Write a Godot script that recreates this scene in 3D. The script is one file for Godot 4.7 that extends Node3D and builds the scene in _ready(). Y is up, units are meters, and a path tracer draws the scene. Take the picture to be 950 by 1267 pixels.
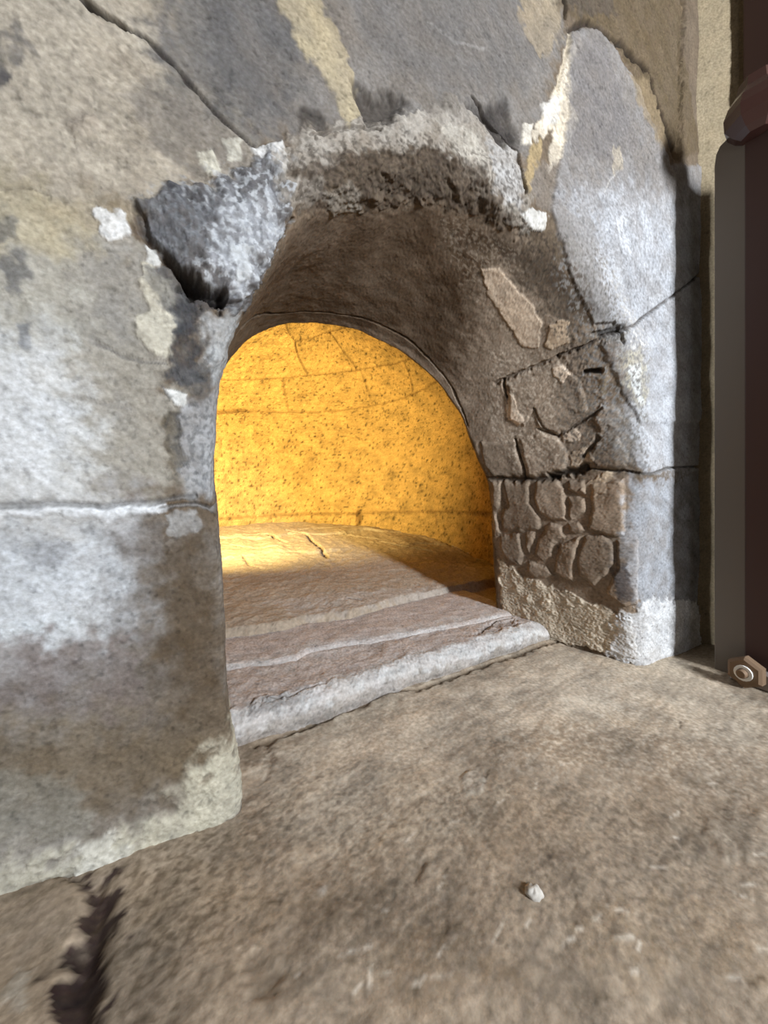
extends Node3D
# An arched opening broken through an old stone wall, a lit round chamber behind it.
# Wall frame: u runs along the wall face, v up, w into the wall; metres.

const WALL_TURN := 27.0
const ORIGIN := Vector3(-0.273, 0.0, -0.71)
const CENTRE := Vector2(0.60, -0.06)   # middle of the opening at floor level (u, v)
const DEPTH := 0.5                      # thickness of the wall in the opening

# radius of the opening at the wall face and at its far side, and the rounding of its rim, for equal steps of angle from 0 to 180 degrees
const FACE_RADIUS := [0.6638, 0.6634, 0.6629, 0.6627, 0.6626, 0.6627, 0.663, 0.6635, 0.6641, 0.665, 0.6661, 0.6673, 0.6688, 0.6705, 0.6725, 0.6746, 0.6769, 0.6795, 0.6823, 0.6854, 0.6886, 0.6921, 0.6959, 0.6999, 0.7042, 0.7088, 0.7136, 0.7187, 0.7241, 0.7299, 0.7359, 0.7423, 0.7497, 0.7584, 0.7683, 0.7788, 0.7898, 0.8013, 0.8135, 0.8263, 0.8398, 0.8539, 0.8689, 0.8846, 0.9012, 0.9211, 0.9465, 0.9731, 0.9979, 1.0186, 1.0389, 1.059, 1.0789, 1.0991, 1.1205, 1.1431, 1.1653, 1.1831, 1.1962, 1.2059, 1.2161, 1.2269, 1.2383, 1.2502, 1.2627, 1.2735, 1.2826, 1.2902, 1.2982, 1.3068, 1.3158, 1.3254, 1.3356, 1.3448, 1.352, 1.357, 1.3613, 1.366, 1.3712, 1.3769, 1.383, 1.3896, 1.3956, 1.4007, 1.4048, 1.4092, 1.414, 1.4193, 1.425, 1.43, 1.4325, 1.4324, 1.431, 1.43, 1.4295, 1.4294, 1.4291, 1.4256, 1.419, 1.41, 1.4015, 1.3935, 1.386, 1.379, 1.3706, 1.3605, 1.3488, 1.3373, 1.3265, 1.3162, 1.3045, 1.2897, 1.2719, 1.2535, 1.2359, 1.2192, 1.2035, 1.1889, 1.1753, 1.1623, 1.15, 1.1382, 1.1242, 1.1082, 1.0902, 1.0731, 1.0566, 1.0387, 1.0194, 0.999, 0.9798, 0.9611, 0.9426, 0.9236, 0.9047, 0.886, 0.8684, 0.8522, 0.8372, 0.8229, 0.8094, 0.7966, 0.7844, 0.7728, 0.7618, 0.7513, 0.7413, 0.7318, 0.7228, 0.7142, 0.7059, 0.6981, 0.6907, 0.6836, 0.6768, 0.6704, 0.6643, 0.6586, 0.6531, 0.6479, 0.6425, 0.6368, 0.6308, 0.6251, 0.6196, 0.6144, 0.6096, 0.6054, 0.6017, 0.5985, 0.5955, 0.5926, 0.59, 0.5876, 0.5857, 0.5843, 0.5835, 0.5829, 0.5824, 0.5821, 0.582]
const FAR_RADIUS := [0.51, 0.5101, 0.5104, 0.5108, 0.5113, 0.512, 0.5128, 0.5137, 0.5146, 0.5155, 0.5166, 0.5179, 0.5194, 0.521, 0.5227, 0.5247, 0.5268, 0.5291, 0.5316, 0.5342, 0.5369, 0.5396, 0.5425, 0.5455, 0.5488, 0.5523, 0.556, 0.5599, 0.564, 0.5684, 0.573, 0.5779, 0.5831, 0.5885, 0.5942, 0.6002, 0.6065, 0.6131, 0.6201, 0.6274, 0.6351, 0.6432, 0.6517, 0.6606, 0.67, 0.68, 0.6907, 0.7023, 0.7146, 0.7276, 0.7412, 0.7557, 0.7709, 0.7871, 0.8021, 0.8144, 0.8238, 0.8316, 0.8392, 0.8466, 0.8543, 0.8624, 0.8709, 0.8801, 0.8903, 0.9018, 0.9142, 0.9273, 0.941, 0.9554, 0.9706, 0.9866, 1.0005, 1.0121, 1.0215, 1.0313, 1.0417, 1.0526, 1.064, 1.0758, 1.0864, 1.0956, 1.1036, 1.1121, 1.1211, 1.1306, 1.1406, 1.1505, 1.1585, 1.1647, 1.1696, 1.1749, 1.1807, 1.1868, 1.1934, 1.2004, 1.2078, 1.2138, 1.2181, 1.2208, 1.2236, 1.2268, 1.2304, 1.2341, 1.2368, 1.2384, 1.2391, 1.2401, 1.2414, 1.2413, 1.2397, 1.2368, 1.2342, 1.2321, 1.227, 1.2187, 1.2073, 1.1962, 1.1856, 1.1728, 1.1573, 1.1393, 1.1216, 1.1033, 1.0842, 1.0645, 1.0456, 1.0266, 1.0066, 0.9856, 0.9649, 0.9454, 0.9269, 0.9094, 0.8928, 0.8771, 0.8622, 0.848, 0.8345, 0.8217, 0.8096, 0.798, 0.787, 0.7765, 0.7665, 0.757, 0.748, 0.7394, 0.7312, 0.7234, 0.716, 0.709, 0.7023, 0.6959, 0.6899, 0.6842, 0.6788, 0.6736, 0.6688, 0.6642, 0.6599, 0.6558, 0.652, 0.6484, 0.6451, 0.6419, 0.6391, 0.6364, 0.6339, 0.6317, 0.6296, 0.6278, 0.6262, 0.6247, 0.6235, 0.6224, 0.6216, 0.6209, 0.6204, 0.6202, 0.62]
const RIM_ROUNDING := [0.05, 0.05, 0.05, 0.05, 0.05, 0.05, 0.05, 0.05, 0.05, 0.05, 0.05, 0.05, 0.05, 0.05, 0.05, 0.05, 0.05, 0.05, 0.05, 0.05, 0.05, 0.05, 0.05, 0.0531, 0.0563, 0.0594, 0.0625, 0.0656, 0.0688, 0.0719, 0.075, 0.0757, 0.0765, 0.0772, 0.078, 0.0788, 0.0795, 0.0803, 0.081, 0.0818, 0.0825, 0.0832, 0.084, 0.0847, 0.0855, 0.0862, 0.087, 0.0877, 0.0885, 0.0892, 0.09, 0.0894, 0.0888, 0.0882, 0.0876, 0.087, 0.0864, 0.0858, 0.0852, 0.0846, 0.084, 0.0834, 0.0828, 0.0822, 0.0816, 0.081, 0.0804, 0.0798, 0.0792, 0.0786, 0.078, 0.0774, 0.0768, 0.0762, 0.0756, 0.075, 0.0749, 0.0747, 0.0746, 0.0744, 0.0743, 0.0741, 0.074, 0.0739, 0.0737, 0.0736, 0.0734, 0.0733, 0.0731, 0.073, 0.0729, 0.0727, 0.0726, 0.0724, 0.0723, 0.0721, 0.072, 0.0719, 0.0717, 0.0716, 0.0714, 0.0713, 0.0711, 0.071, 0.0709, 0.0707, 0.0706, 0.0704, 0.0703, 0.0701, 0.07, 0.0675, 0.065, 0.0625, 0.06, 0.0575, 0.055, 0.0525, 0.05, 0.0488, 0.0475, 0.0462, 0.045, 0.0438, 0.0425, 0.0413, 0.04, 0.0388, 0.0375, 0.0363, 0.035, 0.0347, 0.0343, 0.034, 0.0336, 0.0333, 0.0329, 0.0326, 0.0322, 0.0319, 0.0315, 0.0312, 0.0308, 0.0305, 0.0301, 0.0298, 0.0294, 0.029, 0.0287, 0.0284, 0.028, 0.0281, 0.0281, 0.0282, 0.0283, 0.0283, 0.0284, 0.0285, 0.0285, 0.0286, 0.0287, 0.0287, 0.0288, 0.0289, 0.0289, 0.029, 0.0291, 0.0291, 0.0292, 0.0293, 0.0293, 0.0294, 0.0295, 0.0295, 0.0296, 0.0297, 0.0297, 0.0298, 0.0299, 0.0299, 0.03]

# surface features in metres along each surface: outline, albedo, opacity, edge softness, edge raggedness, relief, roughness of the surface, mottling
const WALL_PATCHES := [
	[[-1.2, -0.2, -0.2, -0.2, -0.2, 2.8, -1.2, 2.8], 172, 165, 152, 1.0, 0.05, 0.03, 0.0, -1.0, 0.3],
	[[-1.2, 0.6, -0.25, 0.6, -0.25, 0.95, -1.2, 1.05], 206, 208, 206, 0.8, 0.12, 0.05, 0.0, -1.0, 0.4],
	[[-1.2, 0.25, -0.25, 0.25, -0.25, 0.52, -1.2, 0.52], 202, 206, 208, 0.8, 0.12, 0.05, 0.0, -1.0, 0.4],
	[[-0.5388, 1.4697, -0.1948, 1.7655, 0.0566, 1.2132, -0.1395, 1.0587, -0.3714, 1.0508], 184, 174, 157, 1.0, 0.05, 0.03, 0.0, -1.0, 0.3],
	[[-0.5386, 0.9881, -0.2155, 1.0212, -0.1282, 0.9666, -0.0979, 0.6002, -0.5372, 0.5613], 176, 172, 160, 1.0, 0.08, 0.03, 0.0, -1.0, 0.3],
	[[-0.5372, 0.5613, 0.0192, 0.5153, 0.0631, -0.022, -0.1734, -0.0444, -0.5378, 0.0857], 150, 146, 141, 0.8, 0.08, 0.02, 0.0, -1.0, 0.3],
	[[0.0566, 1.9791, 0.7865, 2.4978, 0.8934, 1.9015, 0.7329, 1.469, 0.5925, 1.5176, 0.2213, 1.3599, 0.0566, 1.2591, -0.1397, 1.3278], 128, 123, 118, 1.0, 0.04, 0.02, 0.0, -1.0, 0.3],
	[[-0.1218, 1.5008, 0.1064, 1.6426, 0.127, 1.4319, 0.0795, 1.2991, 0.0247, 1.243, 0.0137, 1.1894, -0.0698, 1.1456, -0.1281, 1.1736, -0.1373, 1.2408, -0.1103, 1.3011], 98, 96, 95, 0.85, 0.07, 0.035, 0.0, -1.0, 0.35],
	[[-0.1735, 1.2323, -0.0923, 1.2826, 0.0137, 1.2415, 0.0566, 1.2132, -0.0667, 1.1454, -0.1395, 1.1929], 138, 130, 120, 0.7, 0.05, 0.03, 0.0, -1.0, 0.3],
	[[0.2213, 1.748, 0.8938, 2.1811, 0.8602, 1.8841, 0.7044, 1.6511, 0.492, 1.5294, 0.3571, 1.5231, 0.2543, 1.5428], 110, 106, 103, 0.8, 0.06, 0.03, 0.0, -1.0, 0.35],
	[[0.135, 1.6286, 0.1688, 1.5833, 0.2244, 1.4961, 0.2526, 1.4076, 0.239, 1.3418, 0.2102, 1.3552, 0.1821, 1.4252, 0.1224, 1.4612, 0.0794, 1.5321, 0.0717, 1.5895], 182, 168, 138, 0.9, 0.015, 0.015, 0.002, -1.0, 0.3],
	[[0.704, 1.9723, 0.8591, 2.0662, 0.876, 1.8923, 0.8005, 1.7742, 0.727, 1.8137], 158, 143, 120, 0.85, 0.02, 0.02, 0.0, -1.0, 0.3],
	[[-0.3716, 1.0232, -0.2842, 1.0654, -0.2163, 1.0081, -0.2057, 0.9729, -0.2657, 0.9433, -0.3713, 0.938], 184, 172, 142, 0.8, 0.04, 0.02, 0.0, -1.0, 0.3],
	[[-0.284, 1.0166, -0.2155, 1.0589, -0.1452, 1.0627, -0.162, 1.0309, -0.2364, 0.9957], 172, 158, 132, 0.6, 0.03, 0.02, 0.0, -1.0, 0.3],
	[[-0.3543, 1.2512, -0.2959, 1.2748, -0.2993, 1.2115, -0.3206, 1.1865, -0.3552, 1.1738], 62, 63, 70, 0.85, 0.012, 0.025, 0.0, -1.0, 0.5],
	[[-0.3294, 0.9321, -0.2955, 0.9374, -0.2861, 0.9017, -0.3044, 0.8786, -0.3207, 0.9061], 72, 74, 82, 0.9, 0.008, 0.012, 0.0, -1.0, 0.4],
	[[-0.3297, 1.004, -0.3079, 0.9858, -0.3043, 0.9575, -0.3297, 0.9449], 92, 95, 100, 0.8, 0.01, 0.012, 0.0, -1.0, 0.3],
	[[-0.299, 0.8414, -0.2883, 0.8418, -0.2809, 0.8124, -0.288, 0.801, -0.2969, 0.805], 80, 82, 85, 0.85, 0.006, 0.008, 0.0, -1.0, 0.3],
	[[-0.2959, 0.7832, -0.2861, 0.7809, -0.2879, 0.7691, -0.2958, 0.7704], 90, 92, 95, 0.7, 0.005, 0.006, 0.0, -1.0, 0.3],
	[[-0.2464, 1.1725, -0.2157, 1.1885, -0.2077, 1.1646, -0.2314, 1.1421], 140, 128, 118, 0.6, 0.02, 0.01, 0.0, -1.0, 0.3],
	[[-0.238, 1.1651, -0.2143, 1.175, -0.2059, 1.1552, -0.2262, 1.1317], 188, 176, 158, 0.7, 0.012, 0.01, 0.006, -1.0, 0.3],
	[[-0.4746, 0.7966, -0.2656, 0.8147, -0.2157, 0.7272, -0.221, 0.6128, -0.1732, 0.5714, -0.4749, 0.5719], 226, 229, 232, 0.9, 0.16, 0.035, 0.0, -1.0, 0.12],  # limewash that also carries the bright end of the wall's light fade
	[[-0.2412, 0.9754, -0.1282, 0.9666, -0.1105, 0.8202, -0.1045, 0.6551, -0.1733, 0.6001, -0.2076, 0.6514, -0.2261, 0.7892], 162, 156, 145, 0.7, 0.05, 0.03, 0.0, -1.0, 0.35],
	[[-0.2057, 0.9856, -0.1508, 0.9875, -0.1393, 0.8695, -0.1951, 0.8207, -0.226, 0.9036], 140, 138, 136, 0.5, 0.04, 0.025, 0.0, -1.0, 0.4],
	[[-0.0856, 0.754, -0.0125, 0.7557, 0.0055, 0.5636, -0.0859, 0.5835, -0.1014, 0.683], 180, 183, 186, 0.8, 0.02, 0.01, 0.0, -1.0, 0.3],
	[[-0.2075, 1.0365, -0.1731, 1.043, -0.1565, 1.0038, -0.1843, 0.99, -0.2017, 1.0028], 232, 232, 230, 1.0, 0.004, 0.008, 0.003, -1.0, 0.3],
	[[-0.0633, 1.1824, -0.0388, 1.1988, -0.0213, 1.1634, -0.0384, 1.1455, -0.0541, 1.1603], 212, 208, 192, 1.0, 0.004, 0.005, 0.002, -1.0, 0.3],
	[[-0.0195, 1.2223, 0.012, 1.2408, 0.0075, 1.1959, -0.0133, 1.1868], 196, 192, 178, 0.95, 0.004, 0.005, 0.002, -1.0, 0.3],
	[[0.0246, 1.2338, 0.0572, 1.241, 0.0795, 1.2717, 0.1, 1.239, 0.0873, 1.1871, 0.0512, 1.1993], 234, 233, 230, 1.0, 0.004, 0.008, 0.004, -1.0, 0.3],
	[[-0.1512, 0.9715, -0.1209, 0.9679, -0.0992, 0.9161, -0.0968, 0.8224, -0.1187, 0.8106, -0.1508, 0.8607, -0.133, 0.9002], 214, 208, 190, 0.95, 0.008, 0.012, 0.003, -1.0, 0.3],
	[[-0.1089, 0.7601, -0.082, 0.7582, -0.0842, 0.7356, -0.1018, 0.7359], 226, 226, 222, 1.0, 0.004, 0.005, 0.003, -1.0, 0.3],
	[[-0.1443, 1.0026, -0.1213, 0.9959, -0.1164, 0.9699, -0.1398, 0.9704], 222, 222, 218, 0.9, 0.004, 0.006, 0.002, -1.0, 0.3],
	[[-0.1105, 0.545, -0.0668, 0.5548, -0.0542, 0.5214, -0.0982, 0.5058], 196, 198, 198, 0.8, 0.006, 0.008, 0.001, -1.0, 0.3],
	[[-0.1099, 0.7211, -0.0887, 0.7228, -0.0809, 0.6279, -0.0967, 0.6113, -0.1126, 0.6545], 96, 88, 74, 0.9, 0.008, 0.01, -0.002, 2.0, 0.3],
	[[-0.1571, 1.0576, -0.1165, 1.0955, -0.0384, 1.1314, 0.0645, 1.2343, 0.103, 1.1786, 0.1053, 1.1023, 0.0441, 0.891, -0.0597, 0.933, -0.0995, 0.974], 98, 98, 101, 1.0, 0.012, 0.012, 0.004, 3.6, 0.3],
	[[-0.0306, 1.0814, 0.0641, 1.1542, 0.1017, 1.0776, 0.0485, 1.0014, 0.0186, 0.9177, -0.017, 0.9728, -0.0385, 1.0184], 186, 190, 196, 0.75, 0.03, 0.02, 0.0, -1.0, 0.6],  # lit right side of the broken stone, painted brighter
	[[-0.0091, 1.0292, 0.0252, 1.0356, 0.0262, 0.977, 0.0004, 0.959], 224, 228, 230, 0.9, 0.008, 0.01, 0.002, -1.0, 0.3],
	[[-0.1162, 1.0789, -0.0539, 1.1139, -0.0386, 1.0875, -0.0982, 1.0547], 72, 72, 76, 0.7, 0.04, 0.02, 0.0, -1.0, 0.3],
	[[-0.1506, 0.9608, -0.0979, 0.9746, -0.082, 0.9507, -0.062, 0.9236, -0.0692, 0.8756, -0.0965, 0.8498, -0.1102, 0.9023, -0.1282, 0.9392], 92, 93, 95, 0.9, 0.012, 0.015, 0.0, 2.5, 0.4],
	[[-0.0979, 0.9081, -0.0382, 0.9263, -0.052, 0.8719, -0.0667, 0.8123, -0.0426, 0.7973, -0.0542, 0.7714, -0.1021, 0.7797], 70, 70, 73, 0.85, 0.014, 0.018, 0.0, 2.5, 0.5],
	[[-0.0437, 0.9042, 0.0201, 0.9099, 0.0797, 0.7394, 0.0381, 0.6938, -0.0353, 0.7836, -0.054, 0.8287], 184, 188, 190, 0.85, 0.02, 0.015, 0.0, 1.8, 0.4],
	[[-0.1017, 0.8006, -0.0363, 0.8113, -0.0178, 0.744, -0.0797, 0.7598], 98, 98, 98, 0.6, 0.012, 0.015, 0.0, -1.0, 0.6],
	[[-0.1285, 1.059, -0.0383, 1.1193, 0.0645, 1.2083, 0.0799, 1.1273, 0.0211, 0.9415, -0.0462, 0.959], 150, 150, 152, 0.25, 0.1, 0.02, 0.018, -1.0, 0.3],
	[[0.0662, 1.2089, 0.1122, 1.2896, 0.2213, 1.3599, 0.3569, 1.4355, 0.4923, 1.5237, 0.661, 1.5051, 0.7487, 1.4089, 0.7683, 1.248, 0.6387, 1.2595, 0.4981, 1.3794, 0.3649, 1.3351, 0.2082, 1.2552, 0.1104, 1.1214], 168, 161, 151, 1.0, 0.02, 0.02, 0.004, 3.6, 0.5],
	[[0.0994, 1.2213, 0.2052, 1.2761, 0.3636, 1.3416, 0.4613, 1.3835, 0.6045, 1.356, 0.7531, 1.255, 0.7888, 1.2305, 0.6511, 1.2313, 0.5069, 1.2215, 0.3557, 1.1192, 0.138, 1.1045], 94, 82, 70, 1.0, 0.02, 0.02, 0.0, 6.0, 0.4],
	[[0.1876, 1.1655, 0.2636, 1.2102, 0.3207, 1.1187, 0.2461, 1.0929], 160, 152, 140, 0.7, 0.012, 0.012, 0.004, -1.0, 0.4],
	[[0.1199, 1.193, 0.1737, 1.2199, 0.1963, 1.1411, 0.1387, 1.1171], 140, 133, 124, 0.7, 0.015, 0.015, 0.0, -1.0, 0.3],
	[[0.4447, 1.4548, 0.5665, 1.4866, 0.5974, 1.393, 0.4974, 1.3836], 190, 184, 172, 0.7, 0.015, 0.015, 0.0, -1.0, 0.4],
	[[0.5926, 1.4769, 0.7039, 1.4792, 0.7209, 1.3075, 0.6449, 1.3223], 196, 196, 196, 0.7, 0.015, 0.015, 0.0, -1.0, 0.4],
	[[0.2287, 1.4509, 0.2698, 1.3769, 0.3007, 1.3937, 0.3678, 1.4658, 0.3259, 1.472, 0.2769, 1.4389], 62, 56, 51, 1.0, 0.03, 0.007, -0.022, 1.5, 0.3],
	[[0.1065, 1.3271, 0.1419, 1.3552, 0.1757, 1.3537, 0.1682, 1.3241, 0.1224, 1.3083], 62, 57, 53, 0.9, 0.02, 0.012, -0.006, 1.5, 0.4],
	[[0.5265, 1.5293, 0.5923, 1.5482, 0.6522, 1.6018, 0.7095, 1.5073, 0.6462, 1.4738, 0.5824, 1.5135], 62, 57, 54, 0.95, 0.03, 0.008, -0.014, 2.0, 0.3],
	[[0.3676, 1.486, 0.4918, 1.537, 0.5285, 1.5106, 0.4218, 1.4546], 120, 112, 103, 0.7, 0.015, 0.015, 0.0, -1.0, 0.3],
	[[0.8597, 1.7459, 0.9072, 1.9089, 0.9243, 1.871, 0.8998, 1.695, 0.9498, 1.6696, 0.8597, 1.5055, 0.8139, 1.4658, 0.8395, 1.6003, 0.7635, 1.5358, 0.7753, 1.5955], 220, 208, 188, 1.0, 0.006, 0.01, 0.003, -1.0, 0.3],
	[[0.7184, 1.5649, 0.7632, 1.5816, 0.7543, 1.5209, 0.7181, 1.5108], 228, 220, 205, 1.0, 0.004, 0.005, 0.004, -1.0, 0.3],
	[[0.7883, 1.6454, 0.8593, 1.7002, 0.8598, 1.6314, 0.8003, 1.5838], 216, 212, 205, 0.9, 0.006, 0.008, 0.003, -1.0, 0.3],
	[[0.7453, 1.5129, 0.7882, 1.5523, 0.7947, 1.5146, 0.7631, 1.4319, 0.7369, 1.3614, 0.7215, 1.4072], 168, 148, 112, 1.0, 0.006, 0.008, 0.002, -1.0, 0.3],
	[[0.7222, 1.3023, 0.7691, 1.3377, 0.8191, 1.3353, 0.8144, 1.2764, 0.7605, 1.2694], 226, 224, 218, 1.0, 0.004, 0.008, 0.004, -1.0, 0.3],
	[[0.7634, 1.4694, 0.8593, 1.5168, 0.8761, 1.3847, 0.7979, 1.3416, 0.7491, 1.3787], 128, 120, 112, 0.8, 0.015, 0.015, 0.0, -1.0, 0.3],
	[[0.907, 1.9133, 1.0299, 1.9936, 1.2461, 1.9021, 1.4272, 1.7175, 1.6347, 1.792, 1.6347, 0.841, 1.2612, 0.8, 1.0863, 1.0344, 0.9368, 1.2002, 0.827, 1.3567, 0.8936, 1.6458], 140, 136, 133, 1.0, 0.012, 0.006, 0.006, -1.0, 0.3],
	[[0.9213, 1.8693, 1.0313, 1.9498, 1.159, 1.8618, 1.2462, 1.7165, 1.0385, 1.5845, 0.9107, 1.5596], 120, 115, 113, 0.8, 0.05, 0.03, 0.0, -1.0, 0.35],
	[[0.8932, 1.4017, 1.1173, 1.5385, 1.4376, 1.5935, 1.635, 1.6558, 1.6347, 0.841, 1.2931, 0.8102, 1.2238, 1.0418, 1.0538, 1.0936], 190, 193, 198, 0.8, 0.16, 0.03, 0.0, -1.0, 0.35],
	[[0.8594, 1.3794, 1.0192, 1.4061, 1.038, 1.2605, 1.1284, 1.0933, 1.0102, 1.1041, 0.9114, 1.2317], 138, 132, 126, 0.7, 0.03, 0.03, 0.0, -1.0, 0.5],
	[[1.1176, 1.4371, 1.1803, 1.4619, 1.1932, 1.3301, 1.1508, 1.324], 206, 208, 212, 0.7, 0.008, 0.01, 0.0, -1.0, 0.3],
	[[1.2551, 1.5013, 1.3054, 1.4959, 1.3195, 1.369, 1.2731, 1.3783], 200, 203, 208, 0.6, 0.008, 0.01, 0.0, -1.0, 0.3],
	[[1.1052, 1.6475, 1.1514, 1.6836, 1.1591, 1.6045, 1.1096, 1.5736], 190, 178, 156, 0.6, 0.008, 0.01, 0.0, -1.0, 0.3],
	[[1.0618, 1.0682, 1.1454, 1.0936, 1.1708, 1.0374, 1.0948, 1.0092], 70, 68, 66, 0.85, 0.008, 0.012, -0.01, 2.0, 0.5],
	[[0.8925, 2.2722, 1.4198, 2.4974, 1.6347, 1.8401, 1.4678, 1.7584, 1.2906, 1.8826, 1.0848, 1.9976, 0.9638, 1.9678, 0.859, 1.9521], 100, 86, 66, 1.0, 0.02, 0.012, 0.004, 2.6, 0.35],
	[[0.8591, 2.0662, 1.0382, 2.1744, 1.1171, 2.0707, 0.9642, 1.9822, 0.893, 1.9705], 86, 78, 70, 0.8, 0.02, 0.02, 0.0, -1.0, 0.3],
	[[1.1803, 1.9105, 1.2921, 1.9506, 1.4172, 1.7844, 1.363, 1.749], 140, 123, 97, 0.8, 0.02, 0.012, 0.0, -1.0, 0.3],
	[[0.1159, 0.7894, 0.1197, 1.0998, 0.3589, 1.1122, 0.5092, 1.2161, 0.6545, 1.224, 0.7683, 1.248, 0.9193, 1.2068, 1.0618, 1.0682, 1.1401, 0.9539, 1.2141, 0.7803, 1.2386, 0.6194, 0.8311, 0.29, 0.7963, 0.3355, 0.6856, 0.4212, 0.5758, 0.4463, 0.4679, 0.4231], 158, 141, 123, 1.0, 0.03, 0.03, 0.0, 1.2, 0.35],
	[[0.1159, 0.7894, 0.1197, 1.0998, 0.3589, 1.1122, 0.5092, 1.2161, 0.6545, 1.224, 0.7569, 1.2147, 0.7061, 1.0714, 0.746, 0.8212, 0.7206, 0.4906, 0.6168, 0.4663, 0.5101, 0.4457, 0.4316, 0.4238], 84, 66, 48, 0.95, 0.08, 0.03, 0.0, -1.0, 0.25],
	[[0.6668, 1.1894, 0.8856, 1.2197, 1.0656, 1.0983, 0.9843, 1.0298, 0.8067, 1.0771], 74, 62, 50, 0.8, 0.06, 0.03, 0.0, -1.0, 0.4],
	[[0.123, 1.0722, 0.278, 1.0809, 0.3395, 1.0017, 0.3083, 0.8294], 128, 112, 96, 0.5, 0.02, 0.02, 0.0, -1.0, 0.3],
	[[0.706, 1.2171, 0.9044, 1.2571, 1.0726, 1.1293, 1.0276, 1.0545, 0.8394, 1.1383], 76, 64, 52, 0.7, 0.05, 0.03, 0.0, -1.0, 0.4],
	[[0.9843, 1.0298, 1.1736, 1.0237, 1.2405, 0.6841, 1.1382, 0.6256, 1.0194, 0.7916], 128, 114, 100, 0.7, 0.04, 0.03, 0.0, 2.0, 0.5],
	[[0.6967, 1.0625, 0.7457, 1.0921, 0.8137, 1.0536, 0.8754, 1.0282, 0.9192, 0.975, 0.9282, 0.8723, 0.882, 0.8504, 0.8046, 0.9167, 0.7466, 0.9673], 212, 190, 166, 1.0, 0.004, 0.006, 0.003, -1.0, 0.3],
	[[0.9431, 0.9863, 0.9637, 1.0288, 0.9877, 1.0451, 1.0115, 0.9666, 0.9723, 0.9155, 0.947, 0.9082], 206, 182, 154, 1.0, 0.004, 0.006, 0.003, -1.0, 0.3],
	[[0.9852, 0.8556, 1.0181, 0.8821, 1.044, 0.8666, 1.0274, 0.8198, 0.9956, 0.8273], 236, 214, 190, 1.0, 0.004, 0.005, 0.003, -1.0, 0.3],
	[[0.869, 0.6525, 0.8885, 0.6545, 0.9135, 0.6253, 0.9408, 0.6015, 0.9179, 0.5599, 0.8829, 0.5576], 236, 214, 190, 1.0, 0.004, 0.005, 0.003, -1.0, 0.3],
	[[1.0615, 0.65, 1.0957, 0.6792, 1.1099, 0.6599, 1.0924, 0.6305, 1.063, 0.6057], 226, 206, 184, 1.0, 0.004, 0.005, 0.003, -1.0, 0.3],
	[[1.0798, 0.5778, 1.1198, 0.6338, 1.1499, 0.6175, 1.1223, 0.5563, 1.0818, 0.5325], 214, 194, 170, 1.0, 0.004, 0.006, 0.002, -1.0, 0.3],
	[[1.1068, 0.4834, 1.1562, 0.5588, 1.1949, 0.6041, 1.2102, 0.5693, 1.158, 0.508, 1.1312, 0.4706], 226, 204, 176, 1.0, 0.004, 0.006, 0.003, -1.0, 0.3],
	[[1.1189, 0.932, 1.1414, 0.9489, 1.17, 0.8473, 1.1446, 0.8477], 150, 138, 118, 0.8, 0.006, 0.006, 0.001, -1.0, 0.3],
	[[1.1579, 0.9894, 1.2453, 1.0492, 1.2916, 0.9482, 1.276, 0.8049, 1.2151, 0.8924], 196, 190, 170, 0.8, 0.02, 0.02, 0.0, -1.0, 0.5],
	[[1.2037, 0.9615, 1.2479, 0.9846, 1.274, 0.8591, 1.241, 0.8737], 226, 230, 230, 0.9, 0.008, 0.01, 0.0, -1.0, 0.3],
	[[1.1667, 0.8148, 1.259, 0.84, 1.2946, 0.703, 1.2194, 0.6225, 1.1784, 0.7071], 150, 146, 140, 0.8, 0.02, 0.02, 0.0, -1.0, 0.5],
	[[1.2216, 0.8384, 1.6347, 0.962, 1.6347, 0.6443, 1.2626, 0.6414], 196, 199, 204, 0.9, 0.03, 0.02, 0.0, -1.0, 0.35],
	[[0.8986, 1.2828, 1.0384, 1.3385, 1.2915, 1.0591, 1.2945, 0.6768, 1.1598, 0.6401, 1.0554, 0.9775, 0.9048, 1.1723], 226, 224, 220, 0.9, 0.05, 0.03, 0.0, -1.0, 2.0],
	[[0.8056, 0.7687, 1.0159, 0.9198, 1.1945, 0.771, 1.2004, 0.6126, 0.9224, 0.3998, 0.8164, 0.4702], 206, 192, 174, 0.55, 0.05, 0.03, 0.0, -1.0, 2.0],
	[[0.5159, 1.1986, 0.7569, 1.2147, 1.0908, 1.0217, 0.8781, 0.8037, 0.6322, 1.0014], 190, 176, 158, 0.3, 0.06, 0.03, 0.0, -1.0, 2.0],
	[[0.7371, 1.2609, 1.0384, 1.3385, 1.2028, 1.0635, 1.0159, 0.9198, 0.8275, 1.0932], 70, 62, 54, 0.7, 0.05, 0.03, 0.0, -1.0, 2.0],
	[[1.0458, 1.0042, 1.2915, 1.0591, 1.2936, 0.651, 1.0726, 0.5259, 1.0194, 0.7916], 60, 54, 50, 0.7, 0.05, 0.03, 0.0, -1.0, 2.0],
	[[-0.1509, 1.081, 0.0877, 1.2248, 0.106, 1.0462, 0.0063, 0.9173, -0.0798, 0.9507], 206, 210, 214, 0.6, 0.04, 0.03, 0.0, -1.0, 2.0],
	[[-0.1396, 1.0713, -0.041, 1.1183, -0.0539, 0.9714, -0.0978, 0.9881], 60, 60, 64, 0.7, 0.04, 0.03, 0.0, -1.0, 2.0],
	[[0.0873, 1.2557, 0.357, 1.3995, 0.7031, 1.4577, 0.7683, 1.248, 0.5046, 1.2266, 0.1338, 1.1181], 66, 58, 50, 0.6, 0.04, 0.03, 0.0, -1.0, 2.0],
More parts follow.
